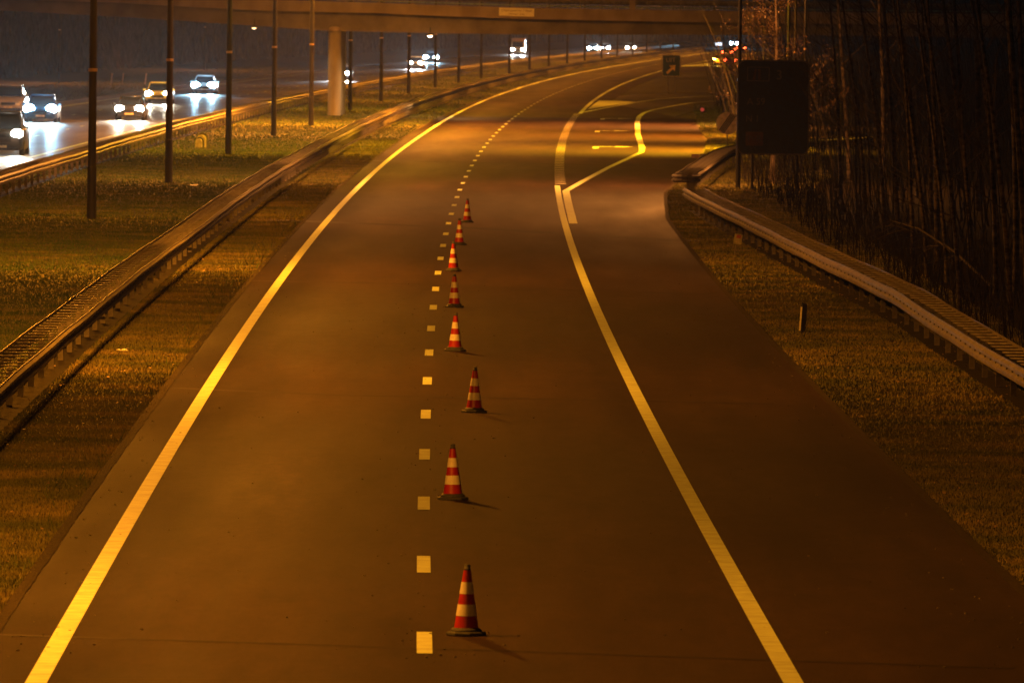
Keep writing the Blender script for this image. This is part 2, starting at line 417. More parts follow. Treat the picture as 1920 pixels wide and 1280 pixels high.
def grass(name, o0, o1, d0, d1, n, label, hmin=.012, hmax=.032, edge=None, power=2.0, mat=None):
    u = rng.random(n)
    # density falls off with distance
    inv0, inv1 = d0**(1-power), d1**(1-power)
    d = (inv0 + (inv1 - inv0)*u) ** (1/(1-power))
    w = rng.random(n)
    c = np.polyval(CP, d/100)
    a0 = np.array([o0(x) for x in d]) if callable(o0) else np.full(n, o0)
    a1 = np.array([o1(x) for x in d]) if callable(o1) else np.full(n, o1)
    x = c + a0 + (a1-a0)*w
    keep = np.ones(n, bool)
    if edge is not None:   # ragged border of the grass toward the asphalt
        t = np.abs(a0 + (a1-a0)*w - edge[0])
        keep = t > edge[1]*(.5+.5*np.sin(d*1.9)*np.sin(d*.61+2)) * rng.random(n)
    for gf, gw in ((lambda q: -6.78 + 0*q, .26), (lambda q: -15.8 + 0*q, .26), (lambda q: np.interp(q, [40, 134, 174, 201, 240, 274, 275], [10.25, 10.2, 10.1, 9.55, 8.75, 8.05, 99]), .26)):
        keep &= np.abs((x - c) - gf(d)) > gw
    x = x[keep]; d = d[keep]; n = len(d)
    s = np.clip(d/110, .8, 4.0)
    clump = .5+.5*np.sin(x*2.1+np.sin(d*.7)*2)*np.sin(d*.9+x*1.3)
    h = (hmin + (hmax-hmin)*rng.random(n)**1.6*(.75+.35*clump)) * s**.5
    wd = .006 * s * (1+rng.random(n))
    th = rng.random(n)*2*np.pi; lx = (rng.random(n)-.5)*h*1.4; ly = (rng.random(n)-.5)*h*1.4
    v = np.empty((n, 3, 3), np.float32)
    dx = np.cos(th)*wd; dy = np.sin(th)*wd
    v[:,0] = np.stack([x-dx, d-dy, np.full(n, -.02)], 1); v[:,1] = np.stack([x+dx, d+dy, np.full(n, -.02)], 1)
    v[:,2] = np.stack([x+lx, d+ly, h], 1)
    me = bpy.data.meshes.new(name); me.vertices.add(n*3); me.vertices.foreach_set('co', v.reshape(-1))
    me.loops.add(n*3); me.loops.foreach_set('vertex_index', np.arange(n*3, dtype=np.int32))
    me.polygons.add(n); me.polygons.foreach_set('loop_start', np.arange(0, n*3, 3, dtype=np.int32))
    me.update(calc_edges=True); me.materials.append(mat or M_BLADE)
    o = bpy.data.objects.new(name, me); COL.objects.link(o); tag(o, label, 'grass', kind='stuff'); return o
grass('verge_grass', lambda d: REDGE(d)+.06, lambda d: REDGE(d)+5.5, 84, 480, 300000, 'short dry grass on the right verge', edge=(6.85, .35), mat=M_DRY)
grass('verge_grass', -4.42, -6.5, 84, 420, 170000, 'short dry grass strip between the left asphalt edge and the guardrail', edge=(-4.42, .22), mat=M_DRY, power=1.8)
grass('median_grass', -6.5, -18.0, 84, 380, 420000, 'rough grass of the near median between both guardrails', power=1.7)
grass('median_grass', -4.6, -18.0, 380, 1100, 70000, 'rough grass of the far median below the bridge', power=1.6)
grass('far_grass', -32.6, -44, 500, 1500, 20000, 'grass strip beyond the opposite carriageway', power=1.4)
grass('island_grass', lambda d: 11.4, lambda d: 16, 400, 600, 14000, 'grass beside the exit road', power=1.4)

# ------------------------------------------------------------------ guardrails
M_RAIL_SHADE = noise_mat('guardrail_shade', (.010,.010,.006), (.028,.024,.014), 6, .95, 0, .05)  # near-black colour, paints the shade under the guardrail rungs onto the ground
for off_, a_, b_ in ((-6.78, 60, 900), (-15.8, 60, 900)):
    o = obj('rail_shade_strip', band(off_-.30, off_+.26, a_, b_, -.012, 6), M_RAIL_SHADE); tag(o, 'dark strip painted as the shade below the guardrail', kind='structure')
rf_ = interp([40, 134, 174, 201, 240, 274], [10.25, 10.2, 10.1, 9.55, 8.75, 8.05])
o = obj('rail_shade_strip', band(lambda d: rf_(d)-.26, lambda d: rf_(d)+.30, 60, 274, -.012, 6), M_RAIL_SHADE); tag(o, 'dark strip painted as the shade below the right guardrail', kind='structure')
WPROF = [(0,.0),(.0,.02),(.055,.06),(.055,.11),(.0,.145),(.0,.165),(.055,.20),(.055,.25),(.0,.29),(.0,.31)]
def guardrail(name, label, fo, d0, d1, zt=.75, width=.78, pz=3.6, near_first=True, gap=1.3333, path=None, group=None, offs_shift=0):
    """double sided barrier: two W-beams, rungs between them, posts under the middle"""
    t = thing(name, label, 'guardrail', (0,0,0), 0, group or 'steel guardrails along the motorway')
    if path is None:
        ds = rng_d(d0, d1, 4.0)
        pts = [P(d, fo(d)) for d in ds]
        path = pts
    rights = []; cum = [0.0]
    for i, p in enumerate(path):
        tt = path[min(i+1, len(path)-1)] - path[max(i-1, 0)]
        rights.append(Vector((tt.y, -tt.x, 0)).normalized())
        if i: cum.append(cum[-1] + (path[i]-path[i-1]).length)
    # slight unevenness of a real rail
    wob = [Vector((0,0,.012*math.sin(c*.11)+.008*math.sin(c*.37+1))) + rights[i]*(.03*math.sin(c*.05)) for i, c in enumerate(cum)]
    pp = [path[i] + wob[i] for i in range(len(path))]
    for sgn in (1, -1):
        prof = [(sgn*(width/2 - .06 + a), zt-.31+b) for a, b in WPROF]
        back = [(sgn*(width/2 - .072 + a), zt-.31+b) for a, b in reversed(WPROF)]
        me = fix_normals(MB().sweep(prof + back, pp, rights, closed=True, cap=True).mesh('beam'))
        obj('beam', me, M_GALV, t)
    L_ = cum[-1]
    def at(s):
        i = min(max(int(np.searchsorted(cum, s)) - 1, 0), len(cum)-2)
        k = (s - cum[i])/(cum[i+1]-cum[i]); return pp[i].lerp(pp[i+1], k), rights[i]
    def ser(step, make, pname, mat, vis):
        n = int(L_/step); rest = MB(); k = 0; base = None
        for i in range(n):
            p, r = at((i+.5)*step)
            ang = math.atan2(r.y, r.x)
            if p.y > vis and k < 100:
                if base is None:
                    mb = MB(); make(mb, Vector((0,0,0)), 0); base = mb.mesh(pname); base.materials.append(mat)
                o = bpy.data.objects.new(pname, base); COL.objects.link(o); o.parent = t
                o.location = p; o.rotation_euler.z = ang; k += 1
            else: make(rest, p, ang)
        if rest.v:
            o = obj(pname, rest, mat, t); o['kind'] = 'stuff'
    def rung(mb, p, a):
        mb.box(p + Vector((0,0,zt-.055)), (width-.13, .06, .024), a)
        for sg in (-1, 1): mb.box(p + Matrix.Rotation(a, 3, 'Z') @ Vector((sg*(width/2-.048), 0, zt-.155)), (.03, .06, .035), a)
    ser(gap, rung, 'rung', M_GALV_D, 80)
    ser(pz, lambda mb, p, a: (mb.box(p + Vector((0,0,(zt-.1)/2-.03)), (.10, .055, zt-.1+.02), a)), 'post', M_GALV_D, 80)
    return t
guardrail('guardrail', 'long double guardrail with rungs beside the left edge line of the empty carriageway', lambda d: -6.78, 60, 1500)
guardrail('guardrail', 'double guardrail along the opposite carriageway with the oncoming cars', lambda d: -15.8, 60, 1600)
guardrail('guardrail', 'double guardrail on the right verge in front of the bare birches', interp([40, 134, 174, 201, 240, 274], [10.25, 10.2, 10.1, 9.55, 8.75, 8.05]), 50, 274)
rp = [ground(x, y, .75) for x, y in ((1287,326),(1294,321),(1312,309),(1330,295),(1350,283),(1372,275.5),(1420,269),(1500,262),(1620,255))]
rp = [Vector((p.x, p.y, 0)) for p in rp]
rp2 = []
for i in range(len(rp)-1):
    for k in range(5): rp2.append(rp[i].lerp(rp[i+1], k/5))
rp2.append(rp[-1])
for _ in range(3): rp2 = [rp2[0]] + [(rp2[i-1]+rp2[i]*2+rp2[i+1])/4 for i in range(1, len(rp2)-1)] + [rp2[-1]]
ER = guardrail('guardrail', 'short double guardrail bending away beside the exit, near the verge marker', None, 0, 0, path=rp2, width=.95)
# rounded terminal of that rail
e = rp2[0]; mb = MB(); arc = []
for k in range(9):
    a = math.pi + math.pi*k/8; arc.append(Vector((e.x + .48*math.cos(a), e.y + .9*math.sin(a), 0)))
rt = [Vector((math.cos(math.pi+math.pi*k/8), math.sin(math.pi+math.pi*k/8), 0)) for k in range(9)]
obj('rail_end', fix_normals(MB().sweep([(a, .44+b) for a, b in WPROF]+[(a-.012, .44+b) for a, b in reversed(WPROF)], arc, rt, closed=True, cap=True).mesh('rail_end')), M_GALV, ER)
mb = MB().box((e.x+.12, e.y-1.0, .2), (.26, .2, .46)); obj('end_block', mb, M_GALV, ER, bevel=.02)

# ------------------------------------------------------------------ lamp posts
def lamp(name, data):
    l = bpy.data.lights.new(name, 'SPOT'); l.energy = data[0]; l.color = data[1]
    l.spot_size = R(data[2]); l.spot_blend = data[3]; l.shadow_soft_size = data[4]; return l
M_LAMPON = emit('sodium_lens', (1, .5, .12), 12)
HL = 13.5
def lamp_post(label, loc, arms, rz, h=HL, dia=.26, col=SODIUM, k=1.0, plate=True, group='tall lamp posts along the motorway', cone=172):
    t = thing('lamp_post', label, 'lamp post', loc, rz, group)
    mb = MB(); mb.tube([(0,0,-.05),(0,0,1.6),(0,0,1.62),(0,0,h)], [dia*.56,dia*.54,dia*.5,dia*.30], 14)
    obj('pole', mb, M_POLE, t, smooth=False)
    if plate:
        mb = MB(); mb.tube([(0,0,4.54),(0,0,4.64)], dia*.49+.012, 14); obj('number_plate', mb, M_PLATEY, t)
    for s in arms:
        mb = MB(); mb.tube([(0,0,h-.1),(s*.2,0,h+.22),(s*.6,0,h+.38)], [.06,.05,.04], 8); obj('arm', mb, M_POLE, t)
        hb = MB(); hb.box((s*.9,0,h+.42), (.85,.32,.16), taper=.8); hd = obj('lamp_head', hb, M_POLE, t, bevel=.03)
        lb = MB(); lb.box((s*.9,0,h+.325), (.6,.24,.03)); obj('lens', lb, M_LAMPON, hd)
        l = lamp('sodium_lamp', (LAMP_I*k*(.40 if s < 0 and len(arms) > 1 else 1), col, cone, .25 if cone > 130 else 1.0, .16))
        o = bpy.data.objects.new('sodium_lamp', l); COL.objects.link(o); o.parent = hd; o.location = (s*.9, 0, h+.28); o.scale = (.245 if cone > 130 else 1.0, 1, 1); o.rotation_euler.y = -s*R(12 if cone > 130 else 30)
    return t
PIN = (1.0, .32, .055); GRN = (1.0, .41, .012)
PXB = {258:(171.5,410), 313.5:(316,342), 377:(428,289), 433:(513,254), 474:(583,235), 543:(656,207), 599:(714,190), 656:(766,175), 713:(816,164), 770:(860,155), 827:(902,147)}
med = [(30,.30,SODIUM),(87,.78,SODIUM),(144,1.06,SODIUM),(201,1.2,SODIUM),(258,.5,SODIUM),(313.5,.95,PIN),(377,1.1,GRN),(433,1.6,PIN),(474,4.4,SODIUM),(543,1.0,GRN),(599,1.2,SODIUM)]
dd = 656
while dd < 1500: med.append((dd, 1.1, SODIUM)); dd += 57
NAMES = {258: 'nearest visible grey lamp post on the median, tallest one at the left', 313.5: 'second lamp post from the front, in front of the yellow car', 377: 'third lamp post, right of the bluish car headlights',
         433: 'fourth lamp post, left of the bridge pier by two posts', 474: 'fifth lamp post, just left of the round bridge pier'}
for i, (d, k, c_) in enumerate(med):
    p = ground(*PXB[d]) if d in PXB else P(d, -10.9)
    lab = NAMES.get(d)
    if not lab:
        lab = ('lamp post number %d of the median row counted from the front' % (i-3)) if d > 474 else 'grey median lamp post standing in front of the picture edge'
    words = {543:'slim lamp post just right of the round bridge pier', 599:'lamp post beyond the bridge between pier and the pair of white headlights'}
    lab = words.get(d, lab)
    lamp_post(lab, p, (1,-1) , heading(d), col=c_, k=k)
# far side row
for i, (d, o_) in enumerate(((420,-44.5),(560,-43.6),(705,-43.5),(880,-43.5))):
    lamp_post(['lamp post on the far verge outside the left frame','lamp post on the far verge at the left','thin lamp post on the far verge left of the nearest post','thin far lamp post on the outer verge behind the traffic'][i],
              P(d, o_), (1,), heading(d), h=12, dia=.17, k=.5)
# post by the exit on the right
lamp_post('dark lamp post at the left edge of the big blue direction sign', ground(1383.5, 352), (-1,), 0, dia=.17, k=1.0, col=PIN)
for i, (pt, cc, kk) in enumerate(((Vector((13.2, 397, 0)), (1,.43,.01), 5.5), (Vector((15, 440, 0)), SODIUM, 3.6), (Vector((17, 482, 0)), PIN, 4.0))):  # added posts, their tinted pools make the bright bands across the exit road
    lamp_post('added lamp post hidden behind the blue sign, making light bands on the exit road', pt, (-1,), 0, dia=.17, k=kk, col=cc, cone=122)

# ------------------------------------------------------------------ traffic cones
def make_cone():
    t = thing('traffic_cone', 'x', 'traffic cone', (0,0,0), 0, 'traffic cones along the lane line')
    H = .735
    def rr(z): return .030 + (.130-.030)*(1-(z-.06)/(H-.06))
    base = MB()
    n = 8; pr = [(.215,0),(.215,.028),(.200,.042)]
    base.lathe(pr, n=n); base.lathe([(.165,.042),(.160,.062),(.134,.082)], n=24)
    obj('base', base, M_RUB, t, bevel=.006)
    def ringp(name, z0, z1, mat, ex=0.0):
        mb = MB(); zs = [z0, (z0+z1)/2, z1]
        mb.lathe([(rr(z)+ex, z) for z in zs], n=32, caps=False); return obj(name, mb, mat, t, smooth=False)
    ringp('red_band', .078, .205, M_RED); ringp('white_band', .205, .325, M_WHITE, .0025)
    ringp('red_band', .325, .435, M_RED); ringp('white_band', .435, .558, M_WHITE, .0025)
    ringp('red_band', .558, .680, M_RED)
    mb = MB().lathe([(.036,.680),(.036,.70),(.030,.70),(.034,.735),(.026,.742)], n=20); obj('top_cap', mb, M_RUB, t)
    for ch in t.children:
        me = ch.data
        me.polygons.foreach_set('use_smooth', [len(p.vertices) == 4 and ch.name.split('.')[0] != 'base' for p in me.polygons])
    return t
cone = make_cone()
cones = [(874,1190,'nearest traffic cone, lowest in the picture'), (849,936,'second cone from the front, close beside the lane dashes'),
         (889,773,'third cone from the front, standing furthest right of the near ones'), (853,658,'fourth cone from the front'),
         (852,576,'fifth cone from the front, just behind the fourth'), (850,508,'sixth cone from the front with brightly lit bands'),
         (861,459,'seventh cone from the front, second farthest of the row'), (876,417,'farthest cone of the row, small in the dark stretch')]
for i, (x, y, lab) in enumerate(cones):
    c_ = cone if i == 0 else copy_tree(cone)
    c_.location = ground(x, y); c_.location.z = .0; c_.rotation_euler = (random.uniform(-.012,.012), random.uniform(-.012,.022), i*.37+.2)
    c_['label'] = lab

# ------------------------------------------------------------------ text helper
def text(body, size, mat, name, parent, loc, rot=(R(90),0,0), align='CENTER', sx=1.0, ext=.006):
    cu = bpy.data.curves.new(name, 'FONT'); cu.body = body; cu.size = size; cu.align_x = align; cu.align_y = 'CENTER'; cu.extrude = ext
    ob = bpy.data.objects.new(name, cu); COL.objects.link(ob)
    dg = bpy.context.evaluated_depsgraph_get(); me = bpy.data.meshes.new_from_object(ob.evaluated_get(dg))
    bpy.data.objects.remove(ob); me.name = name; me.materials.clear(); me.materials.append(mat)
    o = bpy.data.objects.new(name, me); COL.objects.link(o); o.parent = parent; o.location = loc; o.rotation_euler = rot; o.scale = (sx,1,1); return o
def rrect(w, h, r, n=6):
    pts = []
    for cx, cz, a0 in ((w/2-r, h/2-r, 0), (-w/2+r, h/2-r, 90), (-w/2+r, -h/2+r, 180), (w/2-r, -h/2+r, 270)):
        for k in range(n+1):
            a = R(a0 + 90*k/n); pts.append((cx + r*math.cos(a), cz + r*math.sin(a)))
    return pts
def panel(mb, w, h, r, y0, y1, cx=0, cz=0):
    p = rrect(w, h, r); n = len(p)
    vs = [(cx+a, y0, cz+b) for a, b in p] + [(cx+a, y1, cz+b) for a, b in p]
    fs = [tuple(range(n)), tuple(reversed(range(n, 2*n)))] + [(i, i+n, (i+1) % n + n, (i+1) % n) for i in range(n)]
    return mb.add(vs, fs)
def frame(mb, w, h, r, t_, y0, y1, cx=0, cz=0):
    a = rrect(w, h, r); b = rrect(w-2*t_, h-2*t_, max(r-t_, .005)); n = len(a)
    vs = [(cx+x, y, cz+z) for y in (y0, y1) for q in (a, b) for x, z in q]
    fs = []
    for i in range(n):
        j = (i+1) % n
        fs += [(i, j, n+j, n+i), (2*n+i, 3*n+i, 3*n+j, 2*n+j), (i, 2*n+i, 2*n+j, j), (n+i, n+j, 3*n+j, 3*n+i)]
    return mb.add(vs, fs)

# ------------------------------------------------------------------ bridge
BD = 512.0
def bx(px): return (px-960)*BD/FPX
def bz(px, v): return CH - v*BD/FPX     # v pixels below the horizon
B = thing('road_bridge', 'low concrete overpass with railing crossing above both carriageways', 'bridge', (0, 0, 0))
cols = [-900,-300,0,190,330,480,600,700,830,960,1100,1250,1400,1600,2000,2800]
ftop = [-40,-33,-31,-29.5,-25,-20,-17.5,-16,-13,-10.5,-9.5,-9,-9,-9,-9,-9]
fbot = [-22,-17,-14,-11,-5,1,2.3,3.2,7.5,10.5,11.8,12.6,13,13,13,13]
sbot = [0,3,7,15,22,30,37,38.5,39.5,40,38.5,37,35.5,35,35,35]
cols_f = list(range(-900, 2801, 50))
FT = lambda x: float(np.interp(x, cols, ftop)); FB = lambda x: float(np.interp(x, cols, fbot)); SB = lambda x: float(np.interp(x, cols, sbot))
def slab(y0, y1, top_, bot_):
    mb = MB(); rows = []
    for x in cols_f:
        X = bx(x); zt, zb = bz(x, top_(x)), bz(x, bot_(x))
        rows.append([(X,y0,zt),(X,y0,zb),(X,y1,zb),(X,y1,zt),(X,y0,zt)])
    return mb.sheet(rows)
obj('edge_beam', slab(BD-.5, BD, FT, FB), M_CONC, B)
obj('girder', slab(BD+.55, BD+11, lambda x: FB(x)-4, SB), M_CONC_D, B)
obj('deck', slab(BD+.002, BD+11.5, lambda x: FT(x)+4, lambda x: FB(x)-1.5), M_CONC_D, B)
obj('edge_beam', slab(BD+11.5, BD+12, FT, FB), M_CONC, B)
def pstrip(v0, v1, y, d_, mat, name):
    mb = MB(); rows = []
    for x in cols_f:
        X = bx(x); zb, zt = bz(x, FT(x))+v0, bz(x, FT(x))+v1
        rows.append([(X,y,zt),(X,y,zb),(X,y+d_,zb),(X,y+d_,zt),(X,y,zt)])
    return obj(name, mb.sheet(rows), mat, B)
pstrip(.10, .18, BD-.33, .08, M_RAILG, 'railing_bar'); pstrip(.50, .55, BD-.33, .05, M_GALV, 'railing_bar')
pstrip(.98, 1.06, BD-.33, .08, M_RAILG, 'railing_bar')
pstrip(.30, .62, BD+1.2, .08, M_GALV_D, 'deck_guardrail'); pstrip(.30, .62, BD+10.4, .08, M_GALV_D, 'deck_guardrail')
x = 704.0 - 62.7*20; n = 0
while x < 2300:
    X = bx(x); z = bz(x, FT(x)); mb = MB().box((0,0,.53), (.07,.07,1.1)); mb.box((0,0,.012), (.24,.22,.03))
    obj('railing_post', mb, M_CONC if False else M_GALV, B, loc=(X, BD-.24, z)); x += 62.7
mb = MB().box((0,0,.35), (.36,.3,.8)); obj('expansion_post', mb, M_CONC, B, loc=(bx(1178), BD-.20, bz(1178, FT(1178))))
SW = 66*BD/FPX; sx, sz = bx(961), bz(961, -2.0)
mb = MB(); panel(mb, SW, .52, .03, -.04, 0); pl = obj('name_plate', mb, M_SIGNW, B, loc=(sx, BD-.503, sz), rz=0); pl.rotation_euler.y = R(1.0)
text('Caspergouw No. 7 Rijsel', .185, M_TXTM, 'lettering', pl, (0, -.042, .09), sx=1.0)
text('Dijkweg 1 Oost', .14, M_TXTM, 'lettering', pl, (0, -.042, -.12), sx=1.1)
# pier with a rounded nose, standing in the median
px_ = bx(621); pw = .41
def pier_mb(hh):
    mb = MB(); prof = []
    for k in range(13):
        a = math.pi + math.pi*k/12; prof.append((pw*math.cos(a), -.0 + pw*math.sin(a)))
    prof += [(pw, 9.5), (-pw, 9.5)]
    n = len(prof)
    vs = [(a, b, -.1) for a, b in prof] + [(a, b, hh-.14) for a, b in prof] + [(a*1.0, b, hh) for a, b in prof]
    fs = [tuple(reversed(range(n))), tuple(range(2*n, 3*n))]
    for L_ in range(2): fs += [(L_*n+i, L_*n+(i+1) % n, (L_+1)*n+(i+1) % n, (L_+1)*n+i) for i in range(n)]
    return mb.add(vs, fs)
PY = BD+.5
pr_ = obj('pier', pier_mb(bz(624, 37)-.03), noise_mat('pier_concrete', (.19,.17,.15), (.28,.255,.23), 1.2, .85, 0, .3, stretch=(1,1,.4), detail=8), B, loc=(px_, PY-.1, 0))
pr_.rotation_euler.z = -R(.6)
mb = MB(); mb.lathe([(.405,0),(.40,.12),(.33,.22),(.18,.28),(.02,.30)], n=24); obj('bearing_cap', mb, M_CONC, B, loc=(px_, PY-.55, bz(624, 37)-.02))
for xx in (-44, 33):
    mb = MB().box((xx, BD+5.5, 2.4), (1.2, 10, 5.0)); obj('abutment', mb, M_CONC_D, B)
M_UL = emit('warm_lamp_glass', (1, .62, .30), 30)
for (x, y, k) in ((800,67,26), (471,52,14)):
    X = bx(x); z = CH - (y-(25+.0122*(x-960)))*BD/FPX
    mb = MB().box((0,0,.06), (.42,.30,.14)); hd = obj('underpass_lamp', mb, M_POLE, B, loc=(X, BD-.72, z))
    l = bpy.data.lights.new('underpass_light', 'SPOT'); l.energy = 4000 if k > 20 else 1200; l.color = (1,.5,.16); l.spot_size = R(165); l.spot_blend = .5; l.shadow_soft_size = .1
    lo = bpy.data.objects.new('underpass_light', l); COL.objects.link(lo); lo.parent = hd; lo.location = (0,0,-.12)
    mb = MB(); mb.tube([(0,.0,.1),(0,.3,.5)], .03, 6); obj('bracket', mb, M_POLE, hd)
    mb = MB(); mb.tube([(-.02,0,-.01),(-.02,-.02,-.07)], [.15,.10], 14); obj('lamp_glass', mb, M_UL if k > 20 else emit('dim_lamp_glass', (1,.6,.28), 4), hd)

# ------------------------------------------------------------------ vehicles
def sect(y, w, z0, z1, r=.12, n=4):
    """rounded rectangle section at y"""
    pts = []; r = min(r, w*.45, (z1-z0)*.45)
    for cx, cz, a0 in ((w/2-r, z1-r, 0), (-w/2+r, z1-r, 90), (-w/2+r, z0+r, 180), (w/2-r, z0+r, 270)):
        for k in range(n+1):
            a = R(a0 + 90*k/n); pts.append((cx + r*math.cos(a), y, cz + r*math.sin(a)))
    return pts
def loft(secs):
    mb = MB(); n = len(secs[0]); vs = [p for s in secs for p in s]
    fs = [(i*n+k, i*n+(k+1) % n, (i+1)*n+(k+1) % n, (i+1)*n+k) for i in range(len(secs)-1) for k in range(n)]
    fs += [tuple(range(n)), tuple((len(secs)-1)*n+k for k in reversed(range(n)))]
    mb.add(vs, fs); return mb
def lens(mb, c, rx, rz_, dy, n=14):
    vs = [Vector(c)+Vector((0,-dy,0))]
    for k in range(n):
        a = 2*math.pi*k/n; vs.append(Vector(c)+Vector((rx*math.cos(a), 0, rz_*math.sin(a))))
    fs = [(0, 1+k, 1+(k+1) % n) for k in range(n)]
    return mb.add(vs, fs)
def car(label, loc, rz, color, H=1.46, Wd=1.76, Ln=4.3, kind='car', head=None, hint=0, tail=0, warm=0, group='oncoming cars on the opposite carriageway', signal=False, hl_z=.68, vis=1.0, glow=None):
    """front faces -y (towards the camera) when rz = 0"""
    t = thing('car' if kind != 'van' else 'van', label, kind if kind != 'suv' else 'car', loc, rz, group)
    paint = noise_mat('car_paint', tuple(x*.92 for x in color), color, 3, .28, .15, .6)
    hb = H*.58 if kind != 'van' else H*.50
    y0 = -Ln/2
    if kind == 'van':
        secs = [sect(y0, Wd*.86, .28, .80, .1), sect(y0+.06, Wd*.95, .22, .98, .12), sect(y0+.55, Wd, .2, 1.18, .12), sect(y0+1.1, Wd, .2, H*.62, .12), sect(y0+1.75, Wd, .2, H, .16), sect(-y0-.05, Wd, .22, H, .16), sect(-y0, Wd*.96, .3, H*.97, .16)]
        wins = ((y0+.62, 1.22), (y0+1.62, H*.93))
    else:
        secs = [sect(y0, Wd*.80, .32, hb*.72, .12), sect(y0+.10, Wd*.92, .24, hb*.86, .14), sect(y0+.35, Wd*.98, .21, hb*.96, .15), sect(y0+1.05, Wd, .20, hb*1.04, .15), sect(0, Wd, .20, hb*1.08, .14), sect(-y0-.6, Wd, .22, hb*1.10, .15), sect(-y0-.12, Wd*.94, .26, hb*1.06, .15), sect(-y0, Wd*.84, .34, hb*.95, .12)]
    me = fix_normals(loft(secs).mesh('body')); obj('body', me, paint, t, smooth=True)
    if kind != 'van':
        rl = .22 if kind == 'suv' else .45
        z0 = hb*1.0
        gs = [sect(y0+1.0, Wd*.82, z0-.05, z0+.06, .04), sect(y0+1.0+(H-z0)*1.05, Wd*.72, z0-.05, H-.045, .12), sect(-y0-1.3, Wd*.72, z0-.05, H-.04, .12), sect(-y0-rl, Wd*.80, z0-.05, z0+.08, .05)]
        obj('windows', fix_normals(loft(gs).mesh('windows')), M_GLASS, t, smooth=True)
        rs = [sect(y0+.95+(H-z0)*1.05, Wd*.66, H-.10, H-.02, .05), sect(y0+1.3+(H-z0)*1.05, Wd*.70, H-.10, H, .05), sect(-y0-1.5, Wd*.70, H-.10, H, .05), sect(-y0-1.2, Wd*.64, H-.12, H-.03, .05)]
        obj('roof', fix_normals(loft(rs).mesh('roof')), paint, t, smooth=True)
        for s in (-1, 1):
            mb = MB(); mb.tube([(s*Wd*.425, y0+1.0, z0+.02), (s*Wd*.355, y0+1.02+(H-z0)*1.05, H-.06)], .035, 6); obj('pillar', mb, paint, t)
    else:
        mb = MB()
        mb.add([(-Wd*.42,y0+.60,1.20),(Wd*.42,y0+.60,1.20),(Wd*.40,y0+1.36,H*.78),(-Wd*.40,y0+1.36,H*.78)], [(0,1,2,3)])
        mb.add([(-Wd*.42,y0+.57,1.23),(Wd*.42,y0+.57,1.23),(Wd*.40,y0+1.30,H*.80),(-Wd*.40,y0+1.30,H*.80)], [(0,1,2,3)])
        obj('windscreen', mb, M_GLASS, t)
    mb = MB().box((0, y0+.005, .50*hb/.85), (Wd*.46, .06, .16)); obj('grille', mb, M_BLACK, t)
    mb = MB().box((0, y0-.02, .38), (.52, .02, .11)); obj('number_plate', mb, M_PLATE, t)
    mb = MB().box((0, y0+.03, .27), (Wd*.80, .16, .12)); obj('bumper', mb, M_BLACK, t, bevel=.03)
    wr = .32
    for sx_ in (-1, 1):
        for yy in (y0+.82, -y0-.80):
            mb = MB(); mb.tube([(sx_*(Wd/2-.20), yy, wr), (sx_*(Wd/2+.005), yy, wr)], wr, 20); wo = obj('wheel', mb, M_TYRE, t)
            mb = MB(); mb.tube([(sx_*(Wd/2-.02), yy, wr), (sx_*(Wd/2+.014), yy, wr)], wr*.6, 14); obj('rim', mb, M_GALV, wo)
        mb = MB().box((sx_*(Wd/2+.10), y0+1.25, hb*1.10), (.20, .10, .13)); obj('mirror', mb, paint, t, bevel=.03)
    hz = hl_z
    for sx_ in (-1, 1):
        x_ = sx_*(Wd/2-.27)
        if head:
            mb = MB(); lens(mb, (x_, y0+.03, hz), *((.32, .24) if head['col'][0] < .8 else (.26, .20)), .07); obj('headlight', mb, glow or head, t)
        else:
            mb = MB(); lens(mb, (x_, y0+.03, hz), .15, .09, .06); obj('headlight', mb, M_SIGNW, t)
        if hint:
            l = bpy.data.lights.new('headlamp_spill', 'SPOT'); l.energy = hint*1.6; l.spot_size = R(26); l.spot_blend = 1.0; l.shadow_soft_size = .08
            l.color = head['col']
            o = bpy.data.objects.new('headlamp_spill', l); COL.objects.link(o); o.parent = t; o.location = (x_, y0-.12, hz); o.rotation_euler = (R(90.5), 0, math.pi)
            l = bpy.data.lights.new('headlamp', 'SPOT'); l.energy = hint; l.spot_size = R(13); l.spot_blend = 1.0; l.shadow_soft_size = .05
            l.color = head['col'] if 'col' in head else (1,1,1)
            o = bpy.data.objects.new('headlamp', l); COL.objects.link(o); o.parent = t; o.location = (x_, y0-.12, hz)
            o.scale = (2.2, 1, 1); o.rotation_euler = (R(90-5.6), 0, math.pi)   # shines along -y, dipped
        tm = M_TAIL if tail else M_TAILOFF
        mb = MB().box((sx_*(Wd/2-.17), -y0+.0, hz+.14), (.32, .07, .24)); obj('tail_light', mb, tm, t, bevel=.02)
        if signal and sx_ < 0:
            pass
    return t
M_TAIL = emit('tail_light_on', (1, .085, .02), 22); M_TAILOFF = plain('tail_light_off', (.25,.01,.01), .3)
def hm(name, c, s):
    m = emit(name, c, s); m['col'] = c; return m
H_XEN = hm('xenon_headlight', (.40, .76, 1.0), 260); H_WHT = hm('white_headlight', (.92, .95, 1.0), 260); H_WRM = hm('warm_headlight', (1.0, .90, .70), 160)
def place(px, py): p = ground(px, py); return p
def hd(p): return heading(p.y)*1.0
HI = 9000
